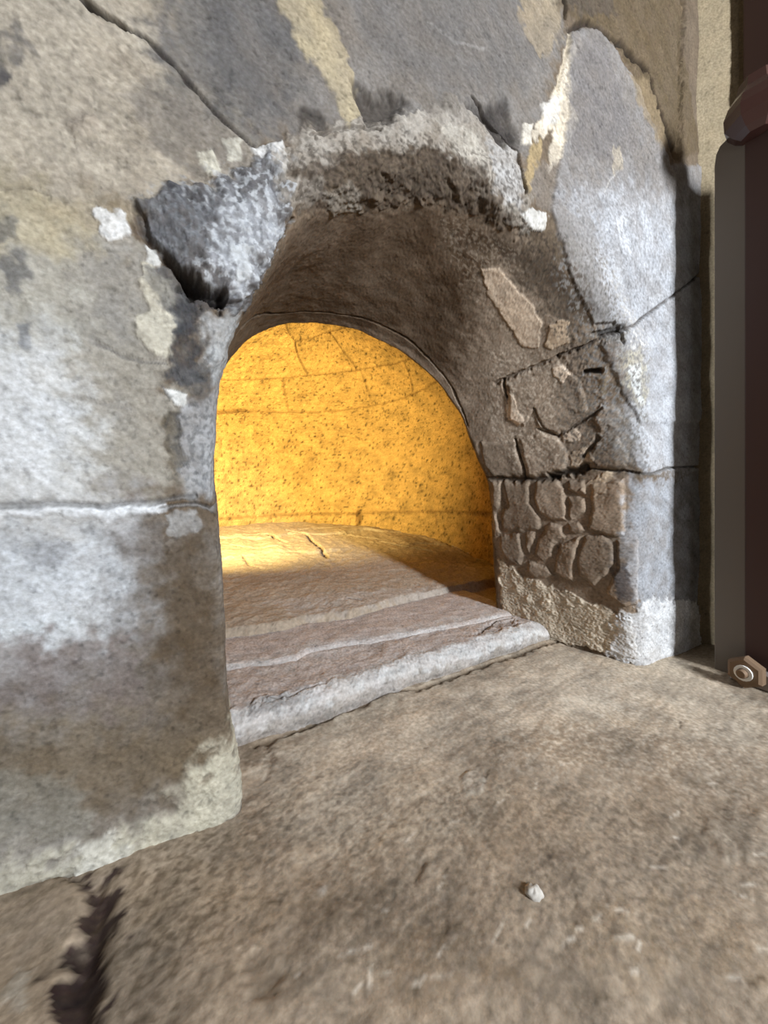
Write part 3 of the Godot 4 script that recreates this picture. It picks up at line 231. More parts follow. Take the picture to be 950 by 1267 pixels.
const FLOOR_LINES := [
	[[-0.2927, 0.8951, -0.192, 0.97, -0.0756, 1.0665, 0.0118, 1.1253, 0.0971, 1.1385, 0.2024, 1.2107, 0.3627, 1.309, 0.5445, 1.4125, 0.6747, 1.4925], 0.01, 96, 80, 62, 0.7, -0.006],
	[[-0.276, 0.9149, -0.2454, 0.8476, -0.2454, 0.8004], 0.003, 120, 100, 82, 0.6, -0.003],
	[[-0.5863, 0.592, -0.5196, 0.6016, -0.4525, 0.5852], 0.004, 70, 58, 50, 0.7, -0.008],
	[[0.2613, 0.5336, 0.276, 0.556], 0.0022, 96, 80, 62, 0.65, 0.0],
	[[0.3, 0.472, 0.3117, 0.4748], 0.0022, 232, 222, 206, 0.65, 0.0],
	[[0.5142, 0.5731, 0.5344, 0.5645], 0.0022, 232, 222, 206, 0.65, 0.0],
	[[0.245, 0.8318, 0.264, 0.8448], 0.0022, 232, 222, 206, 0.65, 0.0],
	[[-0.246, 0.8618, -0.2477, 0.8754], 0.0022, 96, 80, 62, 0.65, 0.0],
	[[0.6184, 0.9219, 0.6362, 0.9148], 0.0022, 232, 222, 206, 0.65, 0.0],
	[[0.4636, 0.9608, 0.4694, 0.9703], 0.0022, 232, 222, 206, 0.65, 0.0],
	[[-0.0303, 0.862, -0.0249, 0.8951], 0.0022, 232, 222, 206, 0.65, 0.0],
	[[0.03, 0.46, 0.0459, 0.472], 0.0022, 96, 80, 62, 0.65, 0.0],
	[[-0.018, 0.466, -0.018, 0.484], 0.0022, 232, 222, 206, 0.65, 0.0],
	[[0.6551, 0.7851, 0.6671, 0.7824], 0.0022, 232, 222, 206, 0.65, 0.0],
	[[-0.122, 1.0453, -0.1143, 1.0578], 0.0022, 232, 222, 206, 0.65, 0.0],
	[[-0.168, 0.5607, -0.15, 0.562], 0.0022, 96, 80, 62, 0.65, 0.0],
	[[0.486, 0.658, 0.504, 0.664], 0.0022, 232, 222, 206, 0.65, 0.0],
	[[0.628, 1.0581, 0.638, 1.0388], 0.0022, 232, 222, 206, 0.65, 0.0],
	[[0.324, 0.496, 0.33, 0.502], 0.0022, 232, 222, 206, 0.65, 0.0],
	[[0.0987, 0.6058, 0.1058, 0.6023], 0.0022, 96, 80, 62, 0.65, 0.0],
	[[-0.0333, 0.4626, -0.0273, 0.472], 0.0022, 232, 222, 206, 0.65, 0.0],
	[[0.4091, 0.466, 0.4281, 0.4681], 0.0022, 232, 222, 206, 0.65, 0.0],
	[[0.1903, 0.521, 0.198, 0.5274], 0.0022, 232, 222, 206, 0.65, 0.0],
	[[0.3494, 0.4914, 0.3556, 0.4976], 0.0022, 96, 80, 62, 0.65, 0.0],
	[[-0.1403, 0.7524, -0.1405, 0.7737], 0.0022, 232, 222, 206, 0.65, 0.0],
	[[0.06, 0.472, 0.084, 0.472], 0.0022, 232, 222, 206, 0.65, 0.0],
	[[0.0905, 0.9031, 0.0989, 0.8994], 0.0022, 232, 222, 206, 0.65, 0.0],
	[[0.2595, 0.4514, 0.27, 0.448], 0.0022, 96, 80, 62, 0.65, 0.0],
	[[0.5992, 0.6288, 0.6159, 0.628], 0.0022, 232, 222, 206, 0.65, 0.0],
	[[0.228, 0.502, 0.2493, 0.508], 0.0022, 232, 222, 206, 0.65, 0.0],
	[[-0.108, 0.4736, -0.102, 0.478], 0.0022, 232, 222, 206, 0.65, 0.0],
	[[0.7314, 0.9579, 0.7553, 0.9868], 0.0022, 96, 80, 62, 0.65, 0.0],
	[[0.2579, 0.5167, 0.27, 0.52], 0.0022, 232, 222, 206, 0.65, 0.0],
	[[-0.0553, 0.496, -0.042, 0.502], 0.0022, 232, 222, 206, 0.65, 0.0],
	[[0.48, 0.496, 0.516, 0.502], 0.0022, 232, 222, 206, 0.65, 0.0],
	[[0.1714, 0.538, 0.192, 0.538], 0.0022, 96, 80, 62, 0.65, 0.0],
	[[0.198, 0.9385, 0.202, 0.9564], 0.0022, 232, 222, 206, 0.65, 0.0],
	[[0.5343, 0.5823, 0.558, 0.586], 0.0022, 232, 222, 206, 0.65, 0.0],
	[[-0.1525, 0.8083, -0.1512, 0.8349], 0.0022, 232, 222, 206, 0.65, 0.0],
	[[0.0813, 0.5176, 0.102, 0.532], 0.0022, 96, 80, 62, 0.65, 0.0],
	[[0.2855, 0.527, 0.3013, 0.538], 0.0022, 232, 222, 206, 0.65, 0.0],
	[[0.036, 0.6557, 0.054, 0.6749], 0.0022, 232, 222, 206, 0.65, 0.0],
	[[0.0334, 0.466, 0.054, 0.476], 0.0022, 232, 222, 206, 0.65, 0.0],
	[[-0.18, 0.622, -0.1719, 0.6309], 0.0022, 96, 80, 62, 0.65, 0.0],
	[[0.144, 0.508, 0.1596, 0.5225], 0.0022, 232, 222, 206, 0.65, 0.0],
	[[0.08, 0.574, 0.0925, 0.5944], 0.0022, 232, 222, 206, 0.65, 0.0],
	[[0.072, 0.496, 0.0925, 0.514], 0.0022, 232, 222, 206, 0.65, 0.0],
	[[0.4337, 0.4617, 0.4602, 0.4702], 0.0022, 96, 80, 62, 0.65, 0.0],
	[[-0.0454, 0.4999, -0.0169, 0.508], 0.0022, 232, 222, 206, 0.65, 0.0],
	[[0.3133, 0.544, 0.336, 0.538], 0.0022, 232, 222, 206, 0.65, 0.0],
	[[0.4167, 0.6048, 0.444, 0.61], 0.0022, 232, 222, 206, 0.65, 0.0],
	[[0.2557, 0.5212, 0.2774, 0.5368], 0.0022, 96, 80, 62, 0.65, 0.0],
	[[-0.246, 0.922, -0.2391, 0.937], 0.0022, 232, 222, 206, 0.65, 0.0],
	[[-0.012, 0.556, 0.0072, 0.5487], 0.0022, 232, 222, 206, 0.65, 0.0],
	[[0.2528, 0.8507, 0.2604, 0.8491], 0.0022, 232, 222, 206, 0.65, 0.0],
	[[0.0903, 0.8979, 0.1, 0.8916], 0.0022, 96, 80, 62, 0.65, 0.0],
	[[0.21, 0.724, 0.2297, 0.7368], 0.0022, 232, 222, 206, 0.65, 0.0],
	[[0.0, 0.478, 0.0082, 0.478], 0.0022, 232, 222, 206, 0.65, 0.0],
	[[0.036, 0.7023, 0.0413, 0.7126], 0.0022, 232, 222, 206, 0.65, 0.0],
	[[0.1886, 1.0909, 0.2039, 1.0808], 0.0022, 96, 80, 62, 0.65, 0.0],
	[[0.294, 0.7536, 0.304, 0.7752], 0.0022, 232, 222, 206, 0.65, 0.0],
	[[0.5146, 0.6968, 0.5466, 0.715], 0.0022, 232, 222, 206, 0.65, 0.0],
	[[0.1578, 0.9432, 0.1759, 0.9578], 0.0022, 232, 222, 206, 0.65, 0.0],
	[[0.42, 0.46, 0.444, 0.46], 0.0022, 96, 80, 62, 0.65, 0.0],
	[[0.959, 1.1503, 0.972, 1.1578], 0.0022, 232, 222, 206, 0.65, 0.0],
	[[0.4538, 0.9446, 0.469, 0.97], 0.0022, 232, 222, 206, 0.65, 0.0],
	[[0.12, 0.688, 0.1337, 0.6894], 0.0022, 232, 222, 206, 0.65, 0.0],
	[[0.6759, 0.7231, 0.7078, 0.7533], 0.0022, 96, 80, 62, 0.65, 0.0],
	[[0.3729, 0.8199, 0.4057, 0.8348], 0.0022, 232, 222, 206, 0.65, 0.0],
	[[0.1739, 0.7692, 0.204, 0.784], 0.0022, 232, 222, 206, 0.65, 0.0],
	[[0.0406, 0.6605, 0.0494, 0.6672], 0.0022, 232, 222, 206, 0.65, 0.0],
	[[0.2064, 0.7907, 0.2225, 0.8158], 0.0022, 96, 80, 62, 0.65, 0.0],
	[[-0.18, 0.6287, -0.18, 0.6409], 0.0022, 232, 222, 206, 0.65, 0.0],
]
const FLOOR_PIECES := [
	["floor_stone", [-0.8332, 0.592, -0.5863, 0.592, -0.5196, 0.6016, -0.4479, 0.5828, -0.405, 0.533, -0.402, 0.49, -0.342, 0.412, -0.5796, 0.412], 0.0],
]
const CHAMBER_LINES := [
	[[-0.4821, 0.3563, 0.0649, 0.3588, 0.6852, 0.367, 1.379, 0.403, 2.1414, 0.442], 0.012, 140, 108, 66, 0.6, -0.012],
	[[0.6855, 0.3738, 0.6852, 0.2804], 0.02, 140, 108, 66, 0.8, -0.03],
	[[1.379, 0.403, 1.3793, 0.3134], 0.012, 140, 108, 66, 0.5, -0.015],
	[[0.0009, 0.3612, 0.0067, 0.277], 0.01, 140, 108, 66, 0.4, -0.012],
	[[-0.634, 1.1798, -0.4663, 1.2294, -0.2708, 1.2893, 0.1005, 1.3242, 0.5357, 1.3744, 1.0724, 1.448, 1.5735, 1.5624, 2.1565, 1.5801], 0.01, 140, 108, 66, 0.55, -0.012],
	[[-0.4663, 1.2294, -0.2585, 1.2919], 0.018, 140, 108, 66, 0.7, -0.02],
	[[-0.7454, 1.524, -0.5704, 1.5851, 0.0033, 1.7398, 0.507, 1.8325, 1.0909, 1.8555, 1.8363, 1.8382], 0.01, 140, 108, 66, 0.6, -0.012],
	[[-0.0016, 1.7292, 0.1005, 1.3242], 0.009, 140, 108, 66, 0.5, -0.012],
	[[-0.6898, 2.3805, -0.354, 2.3149, -0.0043, 2.1749, 0.2444, 1.7949], 0.009, 140, 108, 66, 0.7, -0.012],
	[[-0.0043, 2.1749, 0.652, 2.3036, 1.274, 2.3372], 0.01, 140, 108, 66, 0.7, -0.012],
	[[0.652, 2.3036, 0.7932, 1.9233, 0.7922, 1.8578], 0.009, 140, 108, 66, 0.7, -0.012],
	[[0.8334, 1.8631, 0.8352, 1.4289], 0.008, 140, 108, 66, 0.5, -0.01],
	[[1.4004, 1.8318, 1.2416, 1.4648], 0.008, 140, 108, 66, 0.5, -0.01],
]
const CHAMBER_PIECES := [
	["stone_block", [-0.8611, 0.3701, 0.0649, 0.3588, 0.0009, 0.3612, 0.0067, 0.18, -0.8608, 0.2422], 0.0],
	["stone_block", [0.0009, 0.3612, 0.6852, 0.367, 0.6853, 0.1674, 0.0067, 0.18], 0.0],
	["stone_block", [0.6852, 0.367, 1.379, 0.403, 1.3791, 0.2125, 0.6853, 0.1674], 0.0],
	["stone_block", [1.379, 0.403, 2.2849, 0.4441, 2.285, 0.3272, 1.3791, 0.2125], 0.0],
	["stone_block", [-0.634, 1.1798, 0.1005, 1.3242, 0.5357, 1.3744, 0.68, 1.38, 0.658, 0.3666, 0.0009, 0.3612, -0.6161, 0.3601], 0.0],
	["stone_block", [0.68, 1.38, 1.0724, 1.448, 1.5735, 1.5624, 2.2921, 1.5171, 2.288, 1.0497, 2.2854, 0.4528, 1.379, 0.403, 0.658, 0.3666], 0.0],
	["stone_block", [-0.7454, 1.524, -0.0034, 1.7385, 0.1005, 1.3242, -0.634, 1.1798], 0.0],
	["stone_block", [-0.0034, 1.7385, 0.507, 1.8325, 0.8292, 1.854, 0.8352, 1.4289, 0.5357, 1.3744, 0.1005, 1.3242], 0.0],
	["stone_block", [0.8292, 1.854, 1.4004, 1.8318, 1.8363, 1.8382, 2.2914, 1.6427, 2.2916, 1.4812, 1.5735, 1.5624, 1.0724, 1.448, 0.8352, 1.4289], 0.0],
	["dome_stone", [-0.7454, 1.524, 0.0275, 1.7431, 0.2435, 1.8044, -0.0043, 2.1749, -0.354, 2.3149, -1.1422, 2.426, -1.2777, 1.9222], 0.0],
	["dome_stone", [-0.0043, 2.1749, 0.652, 2.3036, 0.7922, 1.8578, 0.2435, 1.8044], 0.0],
	["dome_stone", [-1.1422, 2.426, -0.354, 2.3149, -0.0043, 2.1749, 0.652, 2.3036, 0.7922, 1.8578, 1.4004, 1.8318, 1.8363, 1.8382, 2.2912, 1.6671, 2.2826, 2.1232], 0.0],
]
const CHAMBER_FLOOR_PATCHES := [
	[[0.1824, 1.3819, 0.7146, 1.3707, 0.6146, 0.9912, 0.1415, 1.0436], 150, 134, 118, 0.4, 0.05, 0.05, 0.0, -1.0, 0.3],
	[[1.3461, 1.9698, 1.5824, 1.0811, 1.5603, 0.9524, 1.1809, 1.232], 124, 104, 80, 0.5, 0.06, 0.05, 0.0, -1.0, 0.3],  # shade behind the right jamb, painted as a darker patch
	[[0.2004, 0.8859, 0.5253, 0.8628, 0.7528, 0.8345, 1.1511, 0.8736, 1.1961, 0.7381, 0.6884, 0.7121, 0.3268, 0.6765], 196, 186, 176, 0.7, 0.03, 0.03, 0.0, -1.0, 0.3],  # pale band where daylight strikes the step, painted into the colour
]
const CHAMBER_FLOOR_LINES := [
	[[0.5725, 2.073, 0.685, 1.943, 0.6479, 1.3911], 0.012, 92, 68, 44, 0.8, -0.02],
	[[0.2067, 1.9948, 0.4182, 2.0095, 0.4866, 1.7686], 0.012, 92, 68, 44, 0.8, -0.02],
	[[0.6757, 2.1277, 1.1506, 2.1647, 1.5802, 1.8834, 1.5823, 1.1959], 0.014, 100, 74, 46, 0.7, -0.015],
	[[1.1328, 1.6845, 1.2253, 1.5043, 1.3585, 1.3647], 0.012, 100, 74, 46, 0.7, -0.015],
	[[1.3774, 2.177, 1.572, 1.9111], 0.012, 200, 170, 120, 0.6, 0.0],
	[[0.1625, 1.7969, 0.3089, 1.6632, 0.4293, 1.6661], 0.01, 104, 80, 54, 0.7, -0.015],
	[[0.1997, 1.5244, 0.2207, 1.3695, 0.2872, 1.2811], 0.008, 104, 80, 54, 0.6, -0.012],
	[[0.7953, 1.9155, 0.9826, 1.9189, 1.1642, 1.7475], 0.01, 104, 80, 54, 0.6, -0.012],
	[[0.5358, 0.7931, 0.5851, 0.7763], 0.008, 80, 62, 50, 0.8, -0.006],
]
const SILL_PATCHES := [
	[[-0.1, -0.12, 1.25, -0.12, 1.25, 0.004, 1.0, 0.012, 0.8, -0.004, 0.5, 0.006, 0.3, 0.008, 0.1, 0.0, -0.1, 0.0], 214, 214, 212, 0.9, 0.03, 0.02, 0.0, 1.6, 0.45],
	[[0.05, -0.05, 0.16, -0.05, 0.2, 0.01, 0.06, 0.01], 150, 146, 142, 0.7, 0.02, 0.02, 0.0, 3.0, 0.5],
	[[0.85, 0.02, 1.05, 0.015, 1.1, 0.06, 0.95, 0.08], 140, 126, 116, 0.7, 0.012, 0.015, -0.006, 2.0, 0.3],
	[[0.1, 0.12, 0.5, 0.12, 0.6, 0.16, 0.1, 0.17], 196, 190, 184, 0.5, 0.02, 0.03, 0.0, -1.0, 0.5],
	[[-0.1, -0.2, 1.3, -0.2, 1.3, -0.075, 0.8, -0.08, 0.5, -0.07, 0.2, -0.075, -0.1, -0.07], 140, 128, 114, 0.7, 0.03, 0.02, 0.0, -1.0, 0.4],  # shading below the rounded lip, painted grey-brown
]
const SILL_LINES := [
	[[0.88, 0.02, 0.93, 0.06, 1.02, 0.085, 1.1, 0.08], 0.004, 80, 68, 60, 0.7, -0.008],
	[[0.1, 0.0, 0.16, -0.008, 0.2, 0.004, 0.26, 0.0], 0.003, 90, 80, 72, 0.6, -0.006],
]

var along := Vector3(cos(deg_to_rad(WALL_TURN)), 0, -sin(deg_to_rad(WALL_TURN)))
var inward := Vector3(-sin(deg_to_rad(WALL_TURN)), 0, -cos(deg_to_rad(WALL_TURN)))
var broad: FastNoiseLite
var middle: FastNoiseLite
var fine: FastNoiseLite
var ragged: FastNoiseLite
var pits: FastNoiseLite
var grainy: FastNoiseLite
var clouds: FastNoiseLite
var blotch: FastNoiseLite
var fleck: FastNoiseLite
var mats := {}


func at(u: float, v: float, w: float) -> Vector3:
	return ORIGIN + along * u + Vector3(0, v, 0) + inward * w


func linear(r: float, g: float, b: float) -> Vector3:
	var c := Color(r / 255.0, g / 255.0, b / 255.0).srgb_to_linear()
	return Vector3(c.r, c.g, c.b)


func noise(seed_value: int, frequency: float, octaves: int, kind := FastNoiseLite.TYPE_SIMPLEX_SMOOTH) -> FastNoiseLite:
	var n := FastNoiseLite.new()
	n.seed = seed_value
	n.noise_type = kind
	n.frequency = frequency
	n.fractal_octaves = octaves
	n.fractal_type = FastNoiseLite.FRACTAL_FBM if octaves > 1 else FastNoiseLite.FRACTAL_NONE
	return n


func tex(n: FastNoiseLite, dark: Color, light: Color, normal := false, strength := 6.0, size := 768) -> NoiseTexture2D:
	var t := NoiseTexture2D.new()
	t.width = size
	t.height = size
	t.seamless = true
	t.seamless_blend_skirt = 0.2
	t.noise = n
	if normal:
		t.as_normal_map = true
		t.bump_strength = strength
	else:
		var g := Gradient.new()
		g.set_color(0, dark)
		g.set_color(1, light)
		t.color_ramp = g
	return t


func stone_material(called: String, grain: Texture2D, bumps: Texture2D, scale_: float, bump: float, rough := 0.95) -> StandardMaterial3D:
	var m := StandardMaterial3D.new()
	m.resource_name = called
	m.vertex_color_use_as_albedo = true
	m.albedo_texture = grain
	m.normal_enabled = true
	m.normal_texture = bumps
	m.normal_scale = bump
	m.uv1_triplanar = true
	m.uv1_world_triplanar = true
	m.uv1_scale = Vector3.ONE * scale_
	m.roughness = rough
	m.metallic_specular = 0.3
	return m


func plain(called: String, c: Color, rough: float, metal := 0.0) -> StandardMaterial3D:
	var m := StandardMaterial3D.new()
	m.resource_name = called
	m.albedo_color = c
	m.roughness = rough
	m.metallic = metal
	return m


func meta(o: Node, label := "", category := "", group := "", kind := "") -> void:
	if label: o.set_meta("label", label)
	if category: o.set_meta("category", category)
	if group: o.set_meta("group", group)
	if kind: o.set_meta("kind", kind)


func node(called: String, label: String, category: String, kind := "") -> Node3D:
	var o := Node3D.new()
	o.name = called
	add_child(o, true)
	meta(o, label, category, "", kind)
	return o


func put(called: String, m: Mesh, mat: Material, parent: Node, where := Transform3D()) -> MeshInstance3D:
	var o := MeshInstance3D.new()
	o.name = called
	o.mesh = m
	o.material_override = mat
	o.transform = where
	o.cast_shadow = GeometryInstance3D.SHADOW_CASTING_SETTING_ON
	parent.add_child(o, true)
	return o


# ---------------------------------------------------------------- sheets: a grid of points that is painted, carved and cut into pieces

func sheet(ni: int, nj: int, base: PackedVector3Array, flat: PackedVector2Array, away: float, look: Dictionary) -> Dictionary:
	var n := ni * nj
	var normal := grid_normals(ni, nj, base, away)
	var color := PackedVector3Array()
	var relief := PackedFloat32Array()
	var rough := PackedFloat32Array()
	var warp := PackedVector2Array()
	color.resize(n); relief.resize(n); rough.resize(n); warp.resize(n)
	var ground: Vector3 = look.color
	var rough0: float = look.get("rough", 1.0)
	for k in n:
		var f := flat[k]
		warp[k] = Vector2(ragged.get_noise_2d(f.x, f.y), ragged.get_noise_2d(f.x + 31.7, f.y - 12.3))
		color[k] = ground
		rough[k] = rough0
	# buckets of vertices by place on the sheet
	var cell := 0.03
	var lo := flat[0]
	var hi := flat[0]
	for k in n:
		lo = lo.min(flat[k])
		hi = hi.max(flat[k])
	var nx := int((hi.x - lo.x) / cell) + 1
	var ny := int((hi.y - lo.y) / cell) + 1
	var start := PackedInt32Array()
	start.resize(nx * ny + 1)
	var home := PackedInt32Array()
	home.resize(n)
	for k in n:
		var b := int((flat[k].x - lo.x) / cell) + int((flat[k].y - lo.y) / cell) * nx
		home[k] = b
		start[b + 1] += 1
	for b in nx * ny:
		start[b + 1] += start[b]
	var fill := start.duplicate()
	var order := PackedInt32Array()
	order.resize(n)
	for k in n:
		order[fill[home[k]]] = k
		fill[home[k]] += 1
	var patches: Array = look.get("patches", [])
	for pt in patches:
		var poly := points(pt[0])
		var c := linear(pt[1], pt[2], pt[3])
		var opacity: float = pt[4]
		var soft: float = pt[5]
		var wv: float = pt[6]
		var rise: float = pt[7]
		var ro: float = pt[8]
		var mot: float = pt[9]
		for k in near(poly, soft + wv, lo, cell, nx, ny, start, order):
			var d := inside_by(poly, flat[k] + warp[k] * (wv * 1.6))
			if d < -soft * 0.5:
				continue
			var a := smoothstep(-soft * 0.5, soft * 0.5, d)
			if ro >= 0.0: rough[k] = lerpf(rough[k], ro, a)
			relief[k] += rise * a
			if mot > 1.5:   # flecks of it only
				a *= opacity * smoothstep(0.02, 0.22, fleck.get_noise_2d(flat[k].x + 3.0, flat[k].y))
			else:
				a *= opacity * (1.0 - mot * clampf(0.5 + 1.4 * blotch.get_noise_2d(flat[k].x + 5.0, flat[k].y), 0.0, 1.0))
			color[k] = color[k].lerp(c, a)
	var pieces: Array = look.get("pieces", [])
	var label := PackedInt32Array()
	label.resize(n)
	label.fill(0)
	for q in pieces.size():
		var poly := points(pieces[q][1])
		var proud: float = pieces[q][2]
		var shade: float = 1.0 + 0.16 * sin(q * 2.399)
		for k in near(poly, 0.004, lo, cell, nx, ny, start, order):
			var d := inside_by(poly, flat[k] + warp[k] * 0.004)
			if d > 0.0 and label[k] == 0:
				label[k] = q + 1
				if proud > 0.0:
					relief[k] += proud * (1.0 - pow(1.0 - clampf(d / 0.011, 0.0, 1.0), 2.0))
					color[k] *= lerpf(0.92, shade, clampf(d / 0.006, 0.0, 1.0))
	var lines: Array = look.get("lines", [])
	for ln in lines:
		var pl := points(ln[0])
		var wd: float = ln[1]
		var c := linear(ln[2], ln[3], ln[4])
		for k in near(pl, wd * 2.2, lo, cell, nx, ny, start, order):
			var d := line_distance(pl, flat[k] + warp[k] * wd * 0.8)
			var wide := wd * (1.0 + 0.7 * warp[k].y)
			if d > wide * 1.5:
				continue
			var a := 1.0 - smoothstep(wide * 0.35, wide * 1.3, d)
			color[k] = color[k].lerp(c, a * float(ln[5]))
			relief[k] += float(ln[6]) * a
	# natural unevenness and grain
	var b1: float = look.get("broad", 0.008)
	var b2: float = look.get("middle", 0.0035)
	var b3: float = look.get("fine", 0.0012)
	var tone: float = look.get("tone", 0.22)
	var cloud: float = look.get("cloud", 0.0)
	var place := PackedVector3Array()
	place.resize(n)
	var specks: float = look.get("specks", 0.5)
	var speck_scale: float = look.get("speck_scale", 1.0)
	var streak: Array = look.get("streak", [0.0, 0.0])
	var ca := cos(deg_to_rad(streak[0]))
	var sa := sin(deg_to_rad(streak[0]))
	for k in n:
		var p := base[k]
		var m := middle.get_noise_3dv(p)
		var f := fine.get_noise_3dv(p)
		var q := pits.get_noise_3dv(p * speck_scale)
		var r := rough[k]
		var ridge := absf(m) - 0.2
		place[k] = p + normal[k] * (relief[k] + b1 * broad.get_noise_3dv(p) + b2 * (m + 0.4 * maxf(r - 1.0, 0.0) * ridge * 2.0) * minf(r, 2.0) + b3 * minf(r, 2.8) * f - b3 * minf(r, 2.8) * maxf(q - 0.25, 0.0))
		var g := flat[k]
		var st := grainy.get_noise_2d((g.x * ca + g.y * sa) * 0.16, (g.y * ca - g.x * sa))
		var cl := clouds.get_noise_3dv(p)
		color[k] = color[k].lerp(Vector3(color[k].x * 0.80, color[k].y * 0.765, color[k].z * 0.72), clampf(0.3 + 1.1 * cl, 0.0, 1.0) * 0.5)
		var t := 1.0 + tone * (0.50 * m + 0.45 * f + 0.5 * cl) + cloud * cl * 0.5 + float(streak[1]) * st - specks * clampf((q - 0.32) * 2.2, 0.0, 0.6)
		color[k] *= maxf(t, 0.25)
	return {"ni": ni, "nj": nj, "place": place, "normal": grid_normals(ni, nj, place, away), "color": color, "label": label}


func points(a: Array) -> PackedVector2Array:
	var out := PackedVector2Array()
	for k in a.size() / 2:
		out.append(Vector2(a[2 * k], a[2 * k + 1]))
	return out


func near(poly: PackedVector2Array, margin: float, lo: Vector2, cell: float, nx: int, ny: int, start: PackedInt32Array, order: PackedInt32Array) -> PackedInt32Array:
	var a := poly[0]
	var b := poly[0]
	for p in poly:
		a = a.min(p)
		b = b.max(p)
	var x0 := clampi(int(floor((a.x - margin - lo.x) / cell)), 0, nx - 1)
	var x1 := clampi(int((b.x + margin - lo.x) / cell), 0, nx - 1)
	var y0 := clampi(int(floor((a.y - margin - lo.y) / cell)), 0, ny - 1)
	var y1 := clampi(int((b.y + margin - lo.y) / cell), 0, ny - 1)
	var out := PackedInt32Array()
	for y in range(y0, y1 + 1):
		out.append_array(order.slice(start[y * nx + x0], start[y * nx + x1 + 1]))
	return out


func inside_by(poly: PackedVector2Array, p: Vector2) -> float:
	var best := 1e9
	var odd := false
	var a := poly[poly.size() - 1]
	for b in poly:
		var e := b - a
		var r := p - a
		var t := clampf(r.dot(e) / maxf(e.length_squared(), 1e-12), 0.0, 1.0)
		best = minf(best, (r - e * t).length_squared())
		if (a.y > p.y) != (b.y > p.y) and p.x < e.x * r.y / e.y + a.x:
			odd = not odd
		a = b
	return sqrt(best) if odd else -sqrt(best)


func line_distance(line: PackedVector2Array, p: Vector2) -> float:
	var best := 1e9
	for k in line.size() - 1:
		var e := line[k + 1] - line[k]
		var r := p - line[k]
		var t := clampf(r.dot(e) / maxf(e.length_squared(), 1e-12), 0.0, 1.0)
		best = minf(best, (r - e * t).length_squared())
	return sqrt(best)


func grid_normals(ni: int, nj: int, p: PackedVector3Array, away: float) -> PackedVector3Array:
	var out := PackedVector3Array()
	out.resize(ni * nj)
	for j in nj:
		var ju := mini(j + 1, nj - 1) * ni
		var jd := maxi(j - 1, 0) * ni
		for i in ni:
			var x := p[j * ni + mini(i + 1, ni - 1)] - p[j * ni + maxi(i - 1, 0)]
			var y := p[ju + i] - p[jd + i]
			out[j * ni + i] = (x.cross(y) * away).normalized()
	return out


func cut(s: Dictionary, names: Array, mat: Material, parent: Node, away: float, origin := Vector3.ZERO, open_front := false) -> Array:
	# one mesh for each piece of the sheet
	var ni: int = s.ni
	var nj: int = s.nj
	var place: PackedVector3Array = s.place
	var normal: PackedVector3Array = s.normal
	var color: PackedVector3Array = s.color
	var label: PackedInt32Array = s.label
	var quads := []
	for q in names.size():
		quads.append(PackedInt32Array())
	for j in nj - 1:
		for i in ni - 1:
			var k := j * ni + i
			if open_front and not outside_opening(place[k]):
				continue
			quads[label[k]].append(k)
	var remap := PackedInt32Array()
	remap.resize(ni * nj)
	remap.fill(-1)
	var out := []
	for q in names.size():
		var list: PackedInt32Array = quads[q]
		if list.is_empty():
			continue
		var vs := PackedVector3Array()
		var ns := PackedVector3Array()
		var cs := PackedColorArray()
		var idx := PackedInt32Array()
		var used := PackedInt32Array()
		for k in list:
			for c in [k, k + 1, k + ni + 1, k + ni]:
				if remap[c] < 0:
					remap[c] = vs.size()
					used.append(c)
					vs.append(place[c] - origin)
					ns.append(normal[c])
					var t := color[c]
					cs.append(Color(t.x, t.y, t.z))
			var a := remap[k]
			var b := remap[k + 1]
			var d := remap[k + ni + 1]
			var e := remap[k + ni]
			if away > 0.0:
				idx.append_array([a, d, b, a, e, d])
			else:
				idx.append_array([a, b, d, a, d, e])
		for c in used:
			remap[c] = -1
		var arrays := []
		arrays.resize(Mesh.ARRAY_MAX)
		arrays[Mesh.ARRAY_VERTEX] = vs
		arrays[Mesh.ARRAY_NORMAL] = ns
		arrays[Mesh.ARRAY_COLOR] = cs
		arrays[Mesh.ARRAY_INDEX] = idx
		var m := ArrayMesh.new()
		m.add_surface_from_arrays(Mesh.PRIMITIVE_TRIANGLES, arrays)
		out.append(put(names[q], m, mat, parent, Transform3D(Basis(), origin - parent.position)))
	return out


func names_of(default: String, pieces: Array) -> Array:
	var out := [default]
	for p in pieces:
		out.append(p[0])
	return out


func pick(table: Array, t: float) -> float:
	var x := t * (table.size() - 1)
	var k := mini(int(x), table.size() - 2)
	return lerpf(table[k], table[k + 1], x - k)


# ---------------------------------------------------------------- the wall with its opening

